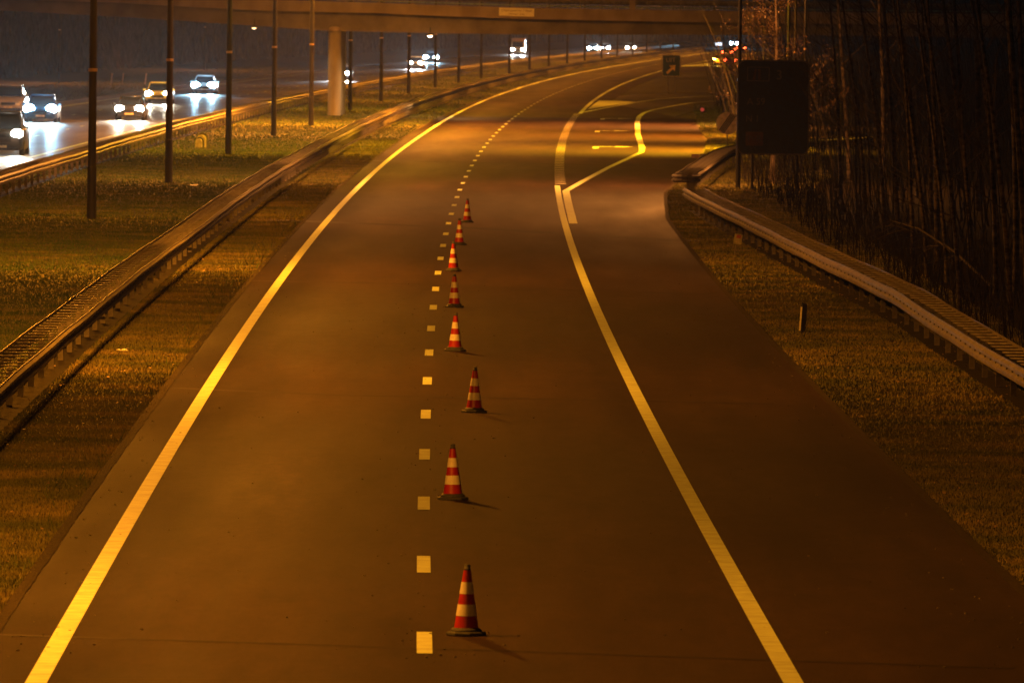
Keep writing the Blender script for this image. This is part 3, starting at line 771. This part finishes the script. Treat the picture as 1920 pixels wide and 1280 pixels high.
cars = [
 ('dark suv with warm headlights cut by the left picture edge', 2, 291, (.035,.035,.035), dict(H=1.9, Wd=1.95, Ln=4.7, kind='suv', head=H_WRM, hint=HI*.5, hl_z=.95)),
 ('dark hatchback with bluish headlights, second car from the left edge', 76, 230, (.02,.05,.09), dict(H=1.6, Wd=1.82, head=H_XEN, hint=HI*1.5, hl_z=.78)),
 ('small black car with white headlights in front of the yellow car', 243, 226, (.035,.035,.035), dict(H=1.45, Wd=1.70, Ln=3.9, head=H_WRM, hint=HI*.6)),
 ('yellow car behind the second lamp post', 297, 195, (.80,.50,.06), dict(H=1.5, Wd=1.8, head=H_WRM, hint=HI*.5)),
 ('car with glaring bluish headlights between second and third lamp post', 383, 177, (.45,.47,.50), dict(H=1.46, Wd=1.8, head=H_XEN, hint=HI*1.5)),
 ('silver estate car partly hidden behind the second car at the left edge', 16, 213, (.55,.55,.56), dict(H=1.75, Wd=1.9, Ln=4.7, kind='suv')),
 ('car half hidden by the bridge pier with one white star of light', 641, 152, (.10,.10,.10), dict(head=H_WHT, hint=HI*1.2)),
 ('orange lit car ahead of the bluish pair of lights under the bridge', 780, 130, (.55,.30,.10), dict(Wd=1.7, head=H_WHT, hint=HI)),
 ('far car with blue-white headlights behind the orange lit car', 809, 118, (.10,.12,.15), dict(Wd=1.85, head=H_XEN, hint=HI*1.6)),
 ('tall cream van with two round headlights under the bridge', 972, 103.5, (.80,.62,.30), dict(H=2.6, Wd=2.05, Ln=5.2, kind='van', head=H_WHT, hint=HI*.8, hl_z=.8)),
 ('leftmost of the three distant cars right of the van', 1113, 98.5, (.08,.09,.10), dict(head=H_XEN, hint=HI)),
 ('middle one of the three distant cars right of the van', 1135, 97.5, (.2,.2,.2), dict(head=H_WHT, hint=HI)),
 ('rightmost of the three distant cars right of the van', 1184, 97.5, (.2,.2,.2), dict(head=H_WRM, hint=HI)),
 ('very distant car with blue-white lights above the red tail lights', 1377, 90.5, (.1,.1,.1), dict(head=H_XEN, hint=HI*1.2, hl_z=.95)),
]
for lab, px, py, col_, kw in cars:
    p = place(px, py); p.y += kw.get('Ln', 4.3)/2
    car(lab, p, hd(p), col_, **kw)
tails = [
 ('yellow car with a bright orange signal light, leftmost of the queue', 1352, 123.5, (.75,.45,.05), dict(H=1.5)),
 ('red-lit dark car right of the yellow one in the queue', 1371.5, 125.5, (.18,.01,.01), dict(H=1.45, Wd=1.75)),
 ('third car of the queue with red tail lights behind the dark one', 1365, 108, (.05,.05,.05), dict(H=1.5)),
 ('upper car of the queue with red tail lights by the lamp post', 1373, 101.5, (.05,.05,.05), dict(H=1.5)),
 ('farthest car of the red tail light queue, right of the lamp post', 1390, 99, (.05,.05,.05), dict(H=1.5)),
]
M_SIG = emit('orange_signal', (1, .55, .08), 90)
for i, (lab, px, py, col_, kw) in enumerate(tails):
    p = place(px, py); p.y += 2.15
    t = car(lab, p, hd(p) + math.pi, col_, tail=1, group='queue of cars seen from behind at the far right', **kw)
    if i == 0:
        mb = MB().box((.75, 2.2, .9), (.34, .10, .28)); obj('signal_light', mb, M_SIG, t, bevel=.02)
        l = bpy.data.lights.new('signal_lamp', 'POINT'); l.energy = 250; l.color = (1,.5,.08); o = bpy.data.objects.new('signal_lamp', l); COL.objects.link(o); o.parent = t; o.location = (.75, 2.35, .9)

# ------------------------------------------------------------------ signs and verge furniture
# big blue direction sign on the right
M_DTX = plain('dim_lettering', (.10,.075,.055), .6); M_DOR = plain('dim_brown_panel', (.07,.028,.012), .6)
sb = ground(1392, 354); SG = thing('direction_sign', 'large unlit blue direction sign with pale border in front of the trees', 'road sign', sb, 0)
dS = sb.y; s_ = dS/FPX; wS, hS = 136*s_, 178*s_; cx = (1380+68-1392)*s_; cz = CH - (202-(25+.0122*(1492-960)))*s_
mb = MB(); panel(mb, wS, hS, .30, -.03, .03, cx, cz); obj('panel', mb, M_BLUE, SG)
mb = MB(); frame(mb, wS-.02, hS-.02, .29, .045, -.045, -.028, cx, cz); obj('border', mb, M_DTX, SG)
def sp(px, py): return ((px-1392)*s_, -.05, cz + (202-py)*s_)
b0 = sp(1419, 140)
mb = MB(); frame(mb, 42*s_, 27*s_, .05, .03, -.045, -.028, b0[0], b0[2]); obj('symbol_frame', mb, M_DTX, SG)
mb = MB(); b1 = sp(1416, 141)
mb.add([(b1[0]-.16,-.045,b1[2]-.2),(b1[0]-.05,-.045,b1[2]-.2),(b1[0]+.0,-.045,b1[2]+.2),(b1[0]-.08,-.045,b1[2]+.2)], [(0,1,2,3)])
mb.add([(b1[0]+.05,-.045,b1[2]-.2),(b1[0]+.15,-.045,b1[2]-.2),(b1[0]+.15,-.045,b1[2]+.2),(b1[0]+.05,-.045,b1[2]+.2)], [(0,1,2,3)])
obj('motorway_symbol', mb, M_DOR, SG)
text('3', .5, M_DTX, 'lettering', SG, sp(1452, 142), align='LEFT')
text('A 59', .36, M_DTX, 'lettering', SG, sp(1398, 192), align='LEFT'); text('N 1', .34, M_DTX, 'lettering', SG, sp(1396, 224), align='LEFT')
mb = MB(); b2 = sp(1413, 261); panel(mb, .66, .52, .03, -.040, -.029, b2[0], b2[2]); obj('route_panel', mb, M_DOR, SG)
text('P+R', .30, M_TXT, 'lettering', SG, (b2[0], -.05, b2[2]))
for xx in (1410, 1494):
    mb = MB(); X = (xx-1392)*s_; mb.tube([(X,.12,-.05),(X,.12,cz+hS/2-.1)], .055, 10); obj('sign_post', mb, M_POLE, SG)
# blue exit sign
eb = ground(1258, 176); s2 = eb.y/FPX; UT = thing('exit_sign', 'small blue UIT sign with diagonal arrow on the gore', 'road sign', eb, 0)
cz = CH - (123.5-(25+.0122*(1258-960)))*s2; w2, h2 = 34*s2, 40*s2
mb = MB(); panel(mb, w2, h2, .12, -.03, .02, 0, cz); obj('panel', mb, M_BLUE2, UT)
mb = MB(); frame(mb, w2-.02, h2-.02, .11, .04, -.042, -.028, 0, cz); obj('border', mb, M_TXTL, UT)
text('UIT', .52, M_TXTL, 'lettering', UT, (-.05, -.045, cz+.46))
mb = MB(); a = .11
def rot45(pts): c5 = math.sqrt(.5); return [(c5*(x+y)-.0, -.05, cz-.28+c5*(y-x)) for x, y in pts]
mb.add(rot45([(-.1,-.5),(.1,-.5),(.1,.1),(-.1,.1)]), [(0,1,2,3)]); mb.add(rot45([(-.34,.08),(.34,.08),(0,.48)]), [(0,1,2)])
obj('arrow', mb, plain('arrow_yellow', (.62,.45,.16), .5), UT)
for X in (-.25, .3):
    mb = MB(); mb.tube([(X,.06,-.05),(X,.06,cz+h2/2-.05)], .04, 8); obj('sign_post', mb, M_GALV_D, UT)
# end-of-restriction disc beside the exit
rb = ground(1363, 300); s3 = rb.y/FPX; RS = thing('round_sign', 'round pale sign with dark diagonal bars beside the exit', 'road sign', rb, 0)
cz = CH - (231-(25+.0122*(1363-960)))*s3; rr_ = 21*s3
mb = MB(); n = 32
vs = [(rr_*math.cos(2*math.pi*k/n), y, cz+rr_*math.sin(2*math.pi*k/n)) for y in (-.02,.02) for k in range(n)]
mb.add(vs, [tuple(range(n)), tuple(reversed(range(n, 2*n)))] + [(k, k+n, (k+1)%n+n, (k+1)%n) for k in range(n)]); obj('disc', mb, plain('aged_sign_face', (.62,.50,.42), .5), RS)
mb = MB()
for o_ in (-.11, -.035, .04, .115):
    c1, s1 = math.cos(R(56)), math.sin(R(56))
    q_ = [(c1*a - s1*b, -.024, cz + s1*a + c1*b) for a, b in ((-rr_*.93, o_-.03), (rr_*.93, o_-.03), (rr_*.93, o_+.03), (-rr_*.93, o_+.03))]
    mb.add(q_, [(0,1,2,3)])
obj('diagonal_bars', mb, M_BLACK, RS)
mb = MB(); mb.tube([(0,.05,-.05),(0,.05,cz+rr_+.55)], .035, 8); obj('sign_post', mb, M_GALV_D, RS)
# red reflector marker by the exit
q_ = ground(1319, 212); RM = thing('marker_post', 'low grey marker post with a red reflector at the exit edge', 'marker post', q_, 0)
mb = MB().box((0,0,.13), (.34,.10,.30)); obj('post', mb, M_BLACK, RM, bevel=.02)
mb = MB(); lens(mb, (-.08,-.055,.22), .13, .13, .03); obj('reflector', mb, M_RREF, RM)
# small black panel in front of the bending rail
q_ = ground(1311, 322); KM = thing('marker_sign', 'small dark square plate on a short post before the bending guardrail', 'marker sign', q_, 0)
s4 = q_.y/FPX; z4 = CH - (295-(25+.0122*(1315-960)))*s4
mb = MB(); mb.tube([(0,0,-.05),(0,0,z4)], .02, 8); obj('post', mb, M_BLACK, KM)
mb = MB().box((.12,-.02,z4+.02), (.19,.02,.26)); obj('plate', mb, M_BLACK, KM); mb = MB().box((-.16,-.01,z4+.05), (.34,.015,.16)); obj('back_plate', mb, plain('brown_plate',(.10,.05,.03),.5), KM)
# hectometre board
q_ = ground(1375.5, 487); HB = thing('distance_marker', 'little white kilometre board on a thin leaning pole, right verge', 'marker sign', q_, 0)
HB.rotation_euler = (0, R(9), 0); s5 = q_.y/FPX
mb = MB(); mb.tube([(0,0,-.05),(0,0,.62)], .012, 8); obj('pole', mb, M_GALV, HB)
mb = MB().box((.02,-.02,.56), (.215,.012,.27)); bo = obj('board', mb, plain('dull_board', (.20,.19,.14), .6), HB)
text('25', .12, M_TXTL, 'lettering', bo, (.02,-.03,.51)); mb = MB().box((.03,-.028,.635), (.12,.004,.09)); obj('route_shield', mb, plain('shield_red', (.16,.03,.02), .5), bo)
# black reflector post
q_ = ground(1504, 622); BP = thing('reflector_post', 'black leaning reflector post with a pale left edge, right verge', 'marker post', q_, R(25))
BP.rotation_euler = (0, R(4), R(25))
mb = MB(); s6 = q_.y/FPX; hh = 54*s6
mb.add([(-.055,-.045,-.05),(.055,-.045,-.05),(.055,.045,-.05),(-.055,.045,-.05),(-.055,-.045,hh-.03),(.055,-.045,hh-.03),(.055,.045,hh),(-.055,.045,hh)], [(0,3,2,1),(4,5,6,7),(0,1,5,4),(1,2,6,5),(2,3,7,6),(3,0,4,7)])
obj('post', mb, M_BLACK, BP, bevel=.01)
mb = MB().box((-.0575,0,hh/2-.03), (.005,.07,hh-.1)); obj('side_stripe', mb, M_WHITE, BP)
# cream rounded box in the median
q_ = ground(374, 277); CBX = thing('marker_stone', 'cream rounded marker stone with a dark band, between third and fourth lamp posts', 'marker stone', q_, R(-20))
s7 = q_.y/FPX; k7 = s7
def arch(w, h, y0, y1, z0=0):
    mb = MB(); pts = [(-w/2, z0), (w/2, z0)] + [(w/2*math.cos(math.pi*k/10), h - w/2 + w/2*math.sin(math.pi*k/10)) for k in range(11)]
    n = len(pts); vs = [(a, y, b) for y in (y0, y1) for a, b in pts]
    return mb.add(vs, [tuple(range(n)), tuple(reversed(range(n, 2*n)))] + [(i, i+n, (i+1) % n+n, (i+1) % n) for i in range(n)])
obj('front', arch(13*k7, 17.5*k7, -.16, .0), M_ROUND, CBX, bevel=.02)
obj('dark_band', arch(15.5*k7, 19.5*k7, .002, .12), M_BLACK, CBX)
obj('back', arch(16*k7, 24*k7, .122, .40), M_ROUND, CBX, bevel=.02)
obj('rear_band', arch(18*k7, 28*k7, .402, .46), plain('dull_band', (.06,.055,.045), .7), CBX)
# small reflector sticks beyond the far carriageway
for k, (x, y0_, y1_) in enumerate(((208,150,132),(229,147,130),(272,146,128))):
    q_ = ground(x, 158); s8 = q_.y/FPX; st = thing('delineator_post', ['leftmost', 'middle', 'rightmost'][k]+' of three slim pale leaning posts on the far verge', 'marker post', q_, 0, 'slim posts on the far verge')
    st.rotation_euler = (0, R(7), 0)
    mb = MB(); mb.tube([(0,0,-.05),(0,0,.95)], [.07,.05], 6); obj('post', mb, plain('pale_post', (.35,.30,.26), .6), st)
    mb = MB(); mb.tube([(0,0,.78),(0,0,.90)], .058, 6); obj('reflector', mb, M_PLATEY, st)
# round speed sign with lit plate, far right
q_ = ground(1347, 112); s9 = q_.y/FPX; FS = thing('speed_sign', 'distant round sign above a bright white plate, left of the bluish lights', 'road sign', q_, 0)
zt = CH - (74-(25+.0122*387))*s9; zb = CH - (83-(25+.0122*387))*s9
mb = MB(); mb.tube([(0,.05,-.05),(0,.05,zt)], .05, 8); obj('sign_post', mb, M_GALV_D, FS)
mb = MB(); n = 20; vs = [(.36*math.cos(2*math.pi*k/n), -.02, zt+.36*math.sin(2*math.pi*k/n)) for k in range(n)]; mb.add(vs, [tuple(range(n))]); obj('disc', mb, M_SIGNW, FS)
mb = MB(); lens(mb, (0,-.025,zt), .15, .15, .005); obj('numeral', mb, M_TXT, FS)
mb = MB().box((0,-.02,zb), (1.0,.05,.42)); obj('lit_plate', mb, emit('backlit_plate', (.80,.88,1.0), 2.2), FS)
# litter in the grass
q_ = ground(229, 659); lt = MB(); lt.box((0,0,.03), (.10,.30,.02), .5); lt.box((.06,.2,.04), (.05,.2,.02), -.3)
o = obj('litter', lt, M_SIGNW, loc=q_); tag(o, 'scrap of pale litter on the grass left of the edge line', 'litter')
q_ = ground(361, 349); lt = MB(); lt.box((0,0,.03), (.22,.5,.03), .3); lt.box((.1,.1,.05), (.1,.3,.02), -.5); o = obj('litter', lt, M_SIGNW, loc=q_); tag(o, 'pale litter scrap near the foot of the second lamp post', 'litter')

# ------------------------------------------------------------------ trees
def tree_mesh(seed, h, r, lean, birch=True, spread=1.0, nb=16, leaves=0, twig_d=3, twr=1.0):
    rd = random.Random(seed); trunk = MB(); crown = MB(); leaf = MB()
    pts = []; n = 14; ph = rd.uniform(0, 6)
    for i in range(n+1):
        t = i/n; pts.append(Vector((lean[0]*h*t**1.25 + .07*math.sin(t*5+ph), lean[1]*h*t**1.2 + .07*math.cos(t*4+ph), h*t - .05)))
    rad = [r*(1-.86*(i/n)) * (1.25 if i == 0 else 1) for i in range(n+1)]
    trunk.tube(pts, rad, 7)
    def branch(p, dr, ln, rb, lev):
        q = [p]; d_ = dr.normalized(); k = 4
        for i in range(k):
            d_ = (d_ + Vector((rd.uniform(-.22,.22), rd.uniform(-.22,.22), rd.uniform(-.10,.20)))).normalized()
            q.append(q[-1] + d_*ln/k)
        crown.tube(q, [rb*(1-.8*i/k) for i in range(k+1)], 4 if lev < 2 else 3, cap=False)
        if lev < twig_d:
            for _ in range(4 if lev < 2 else 3):
                i = rd.randint(1, k); dv = (d_ + Vector((rd.uniform(-.9,.9), rd.uniform(-.9,.9), rd.uniform(-.4,.6)))).normalized()
                branch(q[i], dv, ln*rd.uniform(.35,.6), rb*.5, lev+1)
        if leaves and lev >= 1:
            for _ in range(leaves):
                c = q[rd.randint(0, k)] + Vector((rd.gauss(0,.13), rd.gauss(0,.13), rd.gauss(0,.13))); s = rd.uniform(.02,.045)
                a = Vector((rd.gauss(0,1), rd.gauss(0,1), rd.gauss(0,1))).normalized(); b = a.cross(Vector((rd.gauss(0,1), rd.gauss(0,1), rd.gauss(0,1)))).normalized()
                leaf.add([c-a*s, c+b*s*.6, c+a*s, c-b*s*.6], [(0,1,2,3)])
    for i in range(nb):
        t = rd.uniform(.10, .98)**(.8); j = min(int(t*n), n-1); p = pts[j].lerp(pts[j+1], t*n-j)
        a = rd.uniform(0, 2*math.pi); up = rd.uniform(.25, 1.1)
        branch(p, Vector((math.cos(a), math.sin(a), up)), spread*h*(.10+.22*(1-t)+.05*rd.random()), max(.008, r*.30*(1-t*.7)), 0)
    return trunk, crown, leaf
protos = []
for i in range(5):
    tr, cr, lf = tree_mesh(20+i, 11+i*.7, .055+.010*(i % 3), ((-.10,-.02),(-.14,.02),(-.07,.0),(-.18,.0),(-.10,.03))[i], nb=13)
    protos.append((tr.mesh('trunk'), cr.mesh('branches')))
for a, b in protos:
    a.materials.append(M_BIRCH); b.materials.append(M_TWIG)
    a.polygons.foreach_set('use_smooth', [True]*len(a.polygons))
bspots = [(1690,520,0,1.0),(1708,516,1,.9),(1732,505,2,1.0),(1745,528,1,.85),(1772,590,3,.9),(1800,505,4,1.0),(1842,560,0,1.1),(1862,600,1,1.0),(1878,545,2,1.1),(1905,585,4,1.2),
          (1640,420,3,1.1),(1600,400,1,1.0),(1667,440,4,1.2),(1560,372,0,1.2),(1730,430,0,1.1),(1790,450,1,1.3),(1850,470,3,1.2),(1900,480,2,1.3),
          (1820,395,2,1.5),(1580,340,4,1.4),(1700,370,1,1.4),(1640,345,2,1.3)]
ADJ = ['pale thin birch','slim leaning birch','straight speckled birch','forked looking birch','tall mottled birch']
for i, (x, y, k, sc) in enumerate(bspots):
    q_ = ground(x, y); q_.x += .35
    t = thing('birch_tree', '', 'birch tree', q_, random.uniform(-.5,.5), 'bare birches behind the right guardrail')
    t['label'] = '%s at column %s of the dark wood behind the right guardrail' % (ADJ[k], i+1)
    t.scale = (sc, sc, sc)
    for nm, me in zip(('trunk','branches'), protos[k]):
        o = bpy.data.objects.new(nm, me); COL.objects.link(o); o.parent = t
pos_words = {}
# labels by their neighbours: order along the guardrail
order = sorted([o for o in COL.objects if o.name.startswith('birch_tree')], key=lambda o: o.location.y)
ORD = ['first','second','third','fourth','fifth','sixth','seventh','eighth','ninth','tenth','eleventh','twelfth','thirteenth','fourteenth','fifteenth','sixteenth','seventeenth','eighteenth','nineteenth','twentieth','twenty-first','twenty-second','twenty-third','twenty-fourth']
for i, o in enumerate(order):
    o['label'] = 'bare speckled birch behind the right guardrail, %s nearest to the viewer' % ORD[i]
# leafy tree lit orange beside the bridge
tr, cr, lf = tree_mesh(77, 8.6, .13, (-.01, 0), spread=.8, nb=26, leaves=12, twig_d=2)
q_ = Vector((atd(1448, 320).x, 320, 0)); LT = thing('leafy_tree', 'leafy tree lit orange right of the bridge, rising above the big blue sign', 'tree', q_, 0)
obj('trunk', tr, M_BARK, LT, smooth=True); obj('branches', cr, M_TWIG, LT); obj('foliage', lf, M_LEAF, LT)
# fallen bare branch hanging over the guardrail
mb = MB(); rd = random.Random(5)
q0 = ground(1858, 560); q1 = ground(1700, 545)
mb.tube([(q0.x, q0.y, .3), (q0.x-.7, q0.y+3, 1.0), (q0.x-1.4, q0.y+6, 1.45), (q0.x-2.0, q0.y+8, 1.6)], [.035,.03,.022,.01], 6)
for k in range(26):
    a = rd.uniform(.25, 1); p = Vector((q0.x-2.0*a, q0.y+8*a, .3+1.3*a**.7)); e_ = p + Vector((rd.uniform(-1.1,-.1), rd.uniform(-.8,.8), rd.uniform(-.5,.35)))
    mb.tube([p, (p+e_)/2+Vector((0,0,rd.uniform(-.05,.1))), e_], [.010,.007,.003], 4)
o = obj('fallen_branch', mb, M_TWIG); tag(o, 'bare bowed branch reaching over the right guardrail', 'branch')

# woodland masses (nobody could count these)
def thicket(name, x0, x1, y0, y1, n, hmax, label, seed, mat=M_TWIG, dens=1.0, wmin=.015):
    rg = np.random.default_rng(seed)
    x = x0 + (x1-x0)*rg.random(n); y = y0 + (y1-y0)*rg.random(n)
    if callable(getattr(thicket, 'shift', None)): x = x + np.array([thicket.shift(v) for v in y])
    h = hmax*(.35+.65*rg.random(n)); lx = rg.normal(-.10, .20, n)*h; ly = rg.normal(0, .08, n)*h
    w = wmin*(1+2*rg.random(n)**2); m = 3; v = np.empty((n, m*4, 3)); fs = []
    for j in range(4):
        t = j/3; bx_ = x + lx*t**1.3 + rg.normal(0, .02, n)*h*t; by_ = y + ly*t; bz_ = h*t; r_ = w*(1-.85*t)
        for k in range(3):
            a = 2*np.pi*k/3; v[:, j*3+k] = np.stack([bx_+r_*np.cos(a), by_+r_*np.sin(a), bz_], 1)
    idx = []
    for j in range(3):
        for k in range(3): idx.append((j*3+k, j*3+(k+1) % 3, (j+1)*3+(k+1) % 3, (j+1)*3+k))
    idx = np.array(idx); F = (np.arange(n)[:, None, None]*12 + idx[None]).reshape(-1)
    nf = n*9; me = bpy.data.meshes.new(name); me.vertices.add(n*12); me.vertices.foreach_set('co', v.reshape(-1).astype(np.float32))
    me.loops.add(nf*4); me.loops.foreach_set('vertex_index', F.astype(np.int32)); me.polygons.add(nf); me.polygons.foreach_set('loop_start', np.arange(0, nf*4, 4, dtype=np.int32))
    me.update(calc_edges=True); me.materials.append(mat); o = bpy.data.objects.new(name, me); COL.objects.link(o); tag(o, label, 'woodland', kind='stuff'); return o
grass('verge_weeds', -4.58, -5.2, 92, 330, 260, 'single taller weeds at the left asphalt edge', hmin=.10, hmax=.26)
thicket.shift = lambda d: C(d)
M_THK = plain('dark_saplings', (.016, .012, .009), .9)
thicket('right_woodland', 13.0, 34, 120, 620, 3000, 7.5, 'dark mass of bare undergrowth and saplings behind the right guardrail', 3, M_THK)
thicket('brushwood', 10.9, 13.2, 110, 330, 1500, 2.2, 'low bare brushwood right behind the right guardrail', 4, M_THK, wmin=.008)
M_THK = plain('dark_saplings', (.016, .012, .009), .9)
M_WOOD = noise_mat('far_bare_wood', (.05,.04,.035), (.10,.08,.07), 1, .9, 0, .1)
thicket('left_woodland', -75, -52, 500, 1900, 5200, 14, 'distant bare wood beyond the opposite carriageway', 5, M_WOOD, wmin=.10)
thicket('far_woodland', -50, 120, 1950, 2150, 5000, 17, 'far wood closing the view under the bridge', 6, M_WOOD, wmin=.18)

# loose grit and chippings on the carriageway
mb = MB(); rd = random.Random(12)
for _ in range(800):
    d = 82 + 150*rd.random()**1.5
    o_ = rd.choice([rd.gauss(-4.1, .25), rd.gauss(6.2, .5), rd.uniform(-4.2, 6.6), rd.gauss(.05, .5)]); s_q = rd.uniform(.005, .014)
    if not -4.4 < o_ < 6.7: continue
    mb.box(P(d, o_, s_q*.4), (s_q*2, s_q*1.6, s_q), rd.uniform(0, 3))
o = obj('grit', mb, noise_mat('stone_chippings', (.05,.045,.04), (.20,.18,.15), 9, .8)); tag(o, 'loose grit scattered on the asphalt', 'grit', kind='stuff')
# leaf litter on the right verge
mb = MB(); rd = random.Random(9)
for _ in range(1300):
    d = rd.uniform(95, 280); p = P(d, REDGE(d) + abs(rd.gauss(1.6, 1.1)) + .1, .05+.05*rd.random()); s = rd.uniform(.015, .04); a = rd.uniform(0, 6)
    mb.add([p+Vector((math.cos(a+k*1.57)*s*(1 if k % 2 else .6), math.sin(a+k*1.57)*s*(1 if k % 2 else .6), rd.uniform(-.015,.02))) for k in range(4)], [(0,1,2,3)])
for _ in range(500):
    d = rd.uniform(95, 330); p = P(d, -4.6 - abs(rd.gauss(.8, 1.2)), .05+.05*rd.random()); s = rd.uniform(.015, .035); a = rd.uniform(0, 6)
    mb.add([p+Vector((math.cos(a+k*1.57)*s, math.sin(a+k*1.57)*s*.6, rd.uniform(-.015,.02))) for k in range(4)], [(0,1,2,3)])
o = obj('fallen_leaves', mb, noise_mat('dead_leaves', (.16,.10,.05), (.36,.26,.14), 2, .7)); tag(o, 'dead leaves scattered over both verges', 'leaves', kind='stuff')

# ------------------------------------------------------------------ haze
hz = MB().box((0, 1050, 8.5), (900, 2300, 19.2)); hz.v = [(x, y, z if z > 0 else -1.1) for x, y, z in hz.v]
hm_, N, L, p = newmat('haze_air'); N.remove(p); pv = N.new('ShaderNodeVolumePrincipled')
pv.inputs['Color'].default_value = (.9,.9,.92,1); pv.inputs['Density'].default_value = HAZE_D; pv.inputs['Anisotropy'].default_value = .7
L.new(pv.outputs[0], N['Material Output'].inputs['Volume'])
hob = obj('haze', hz, hm_); tag(hob, 'thin night haze lit by the lamps', 'haze', kind='stuff')
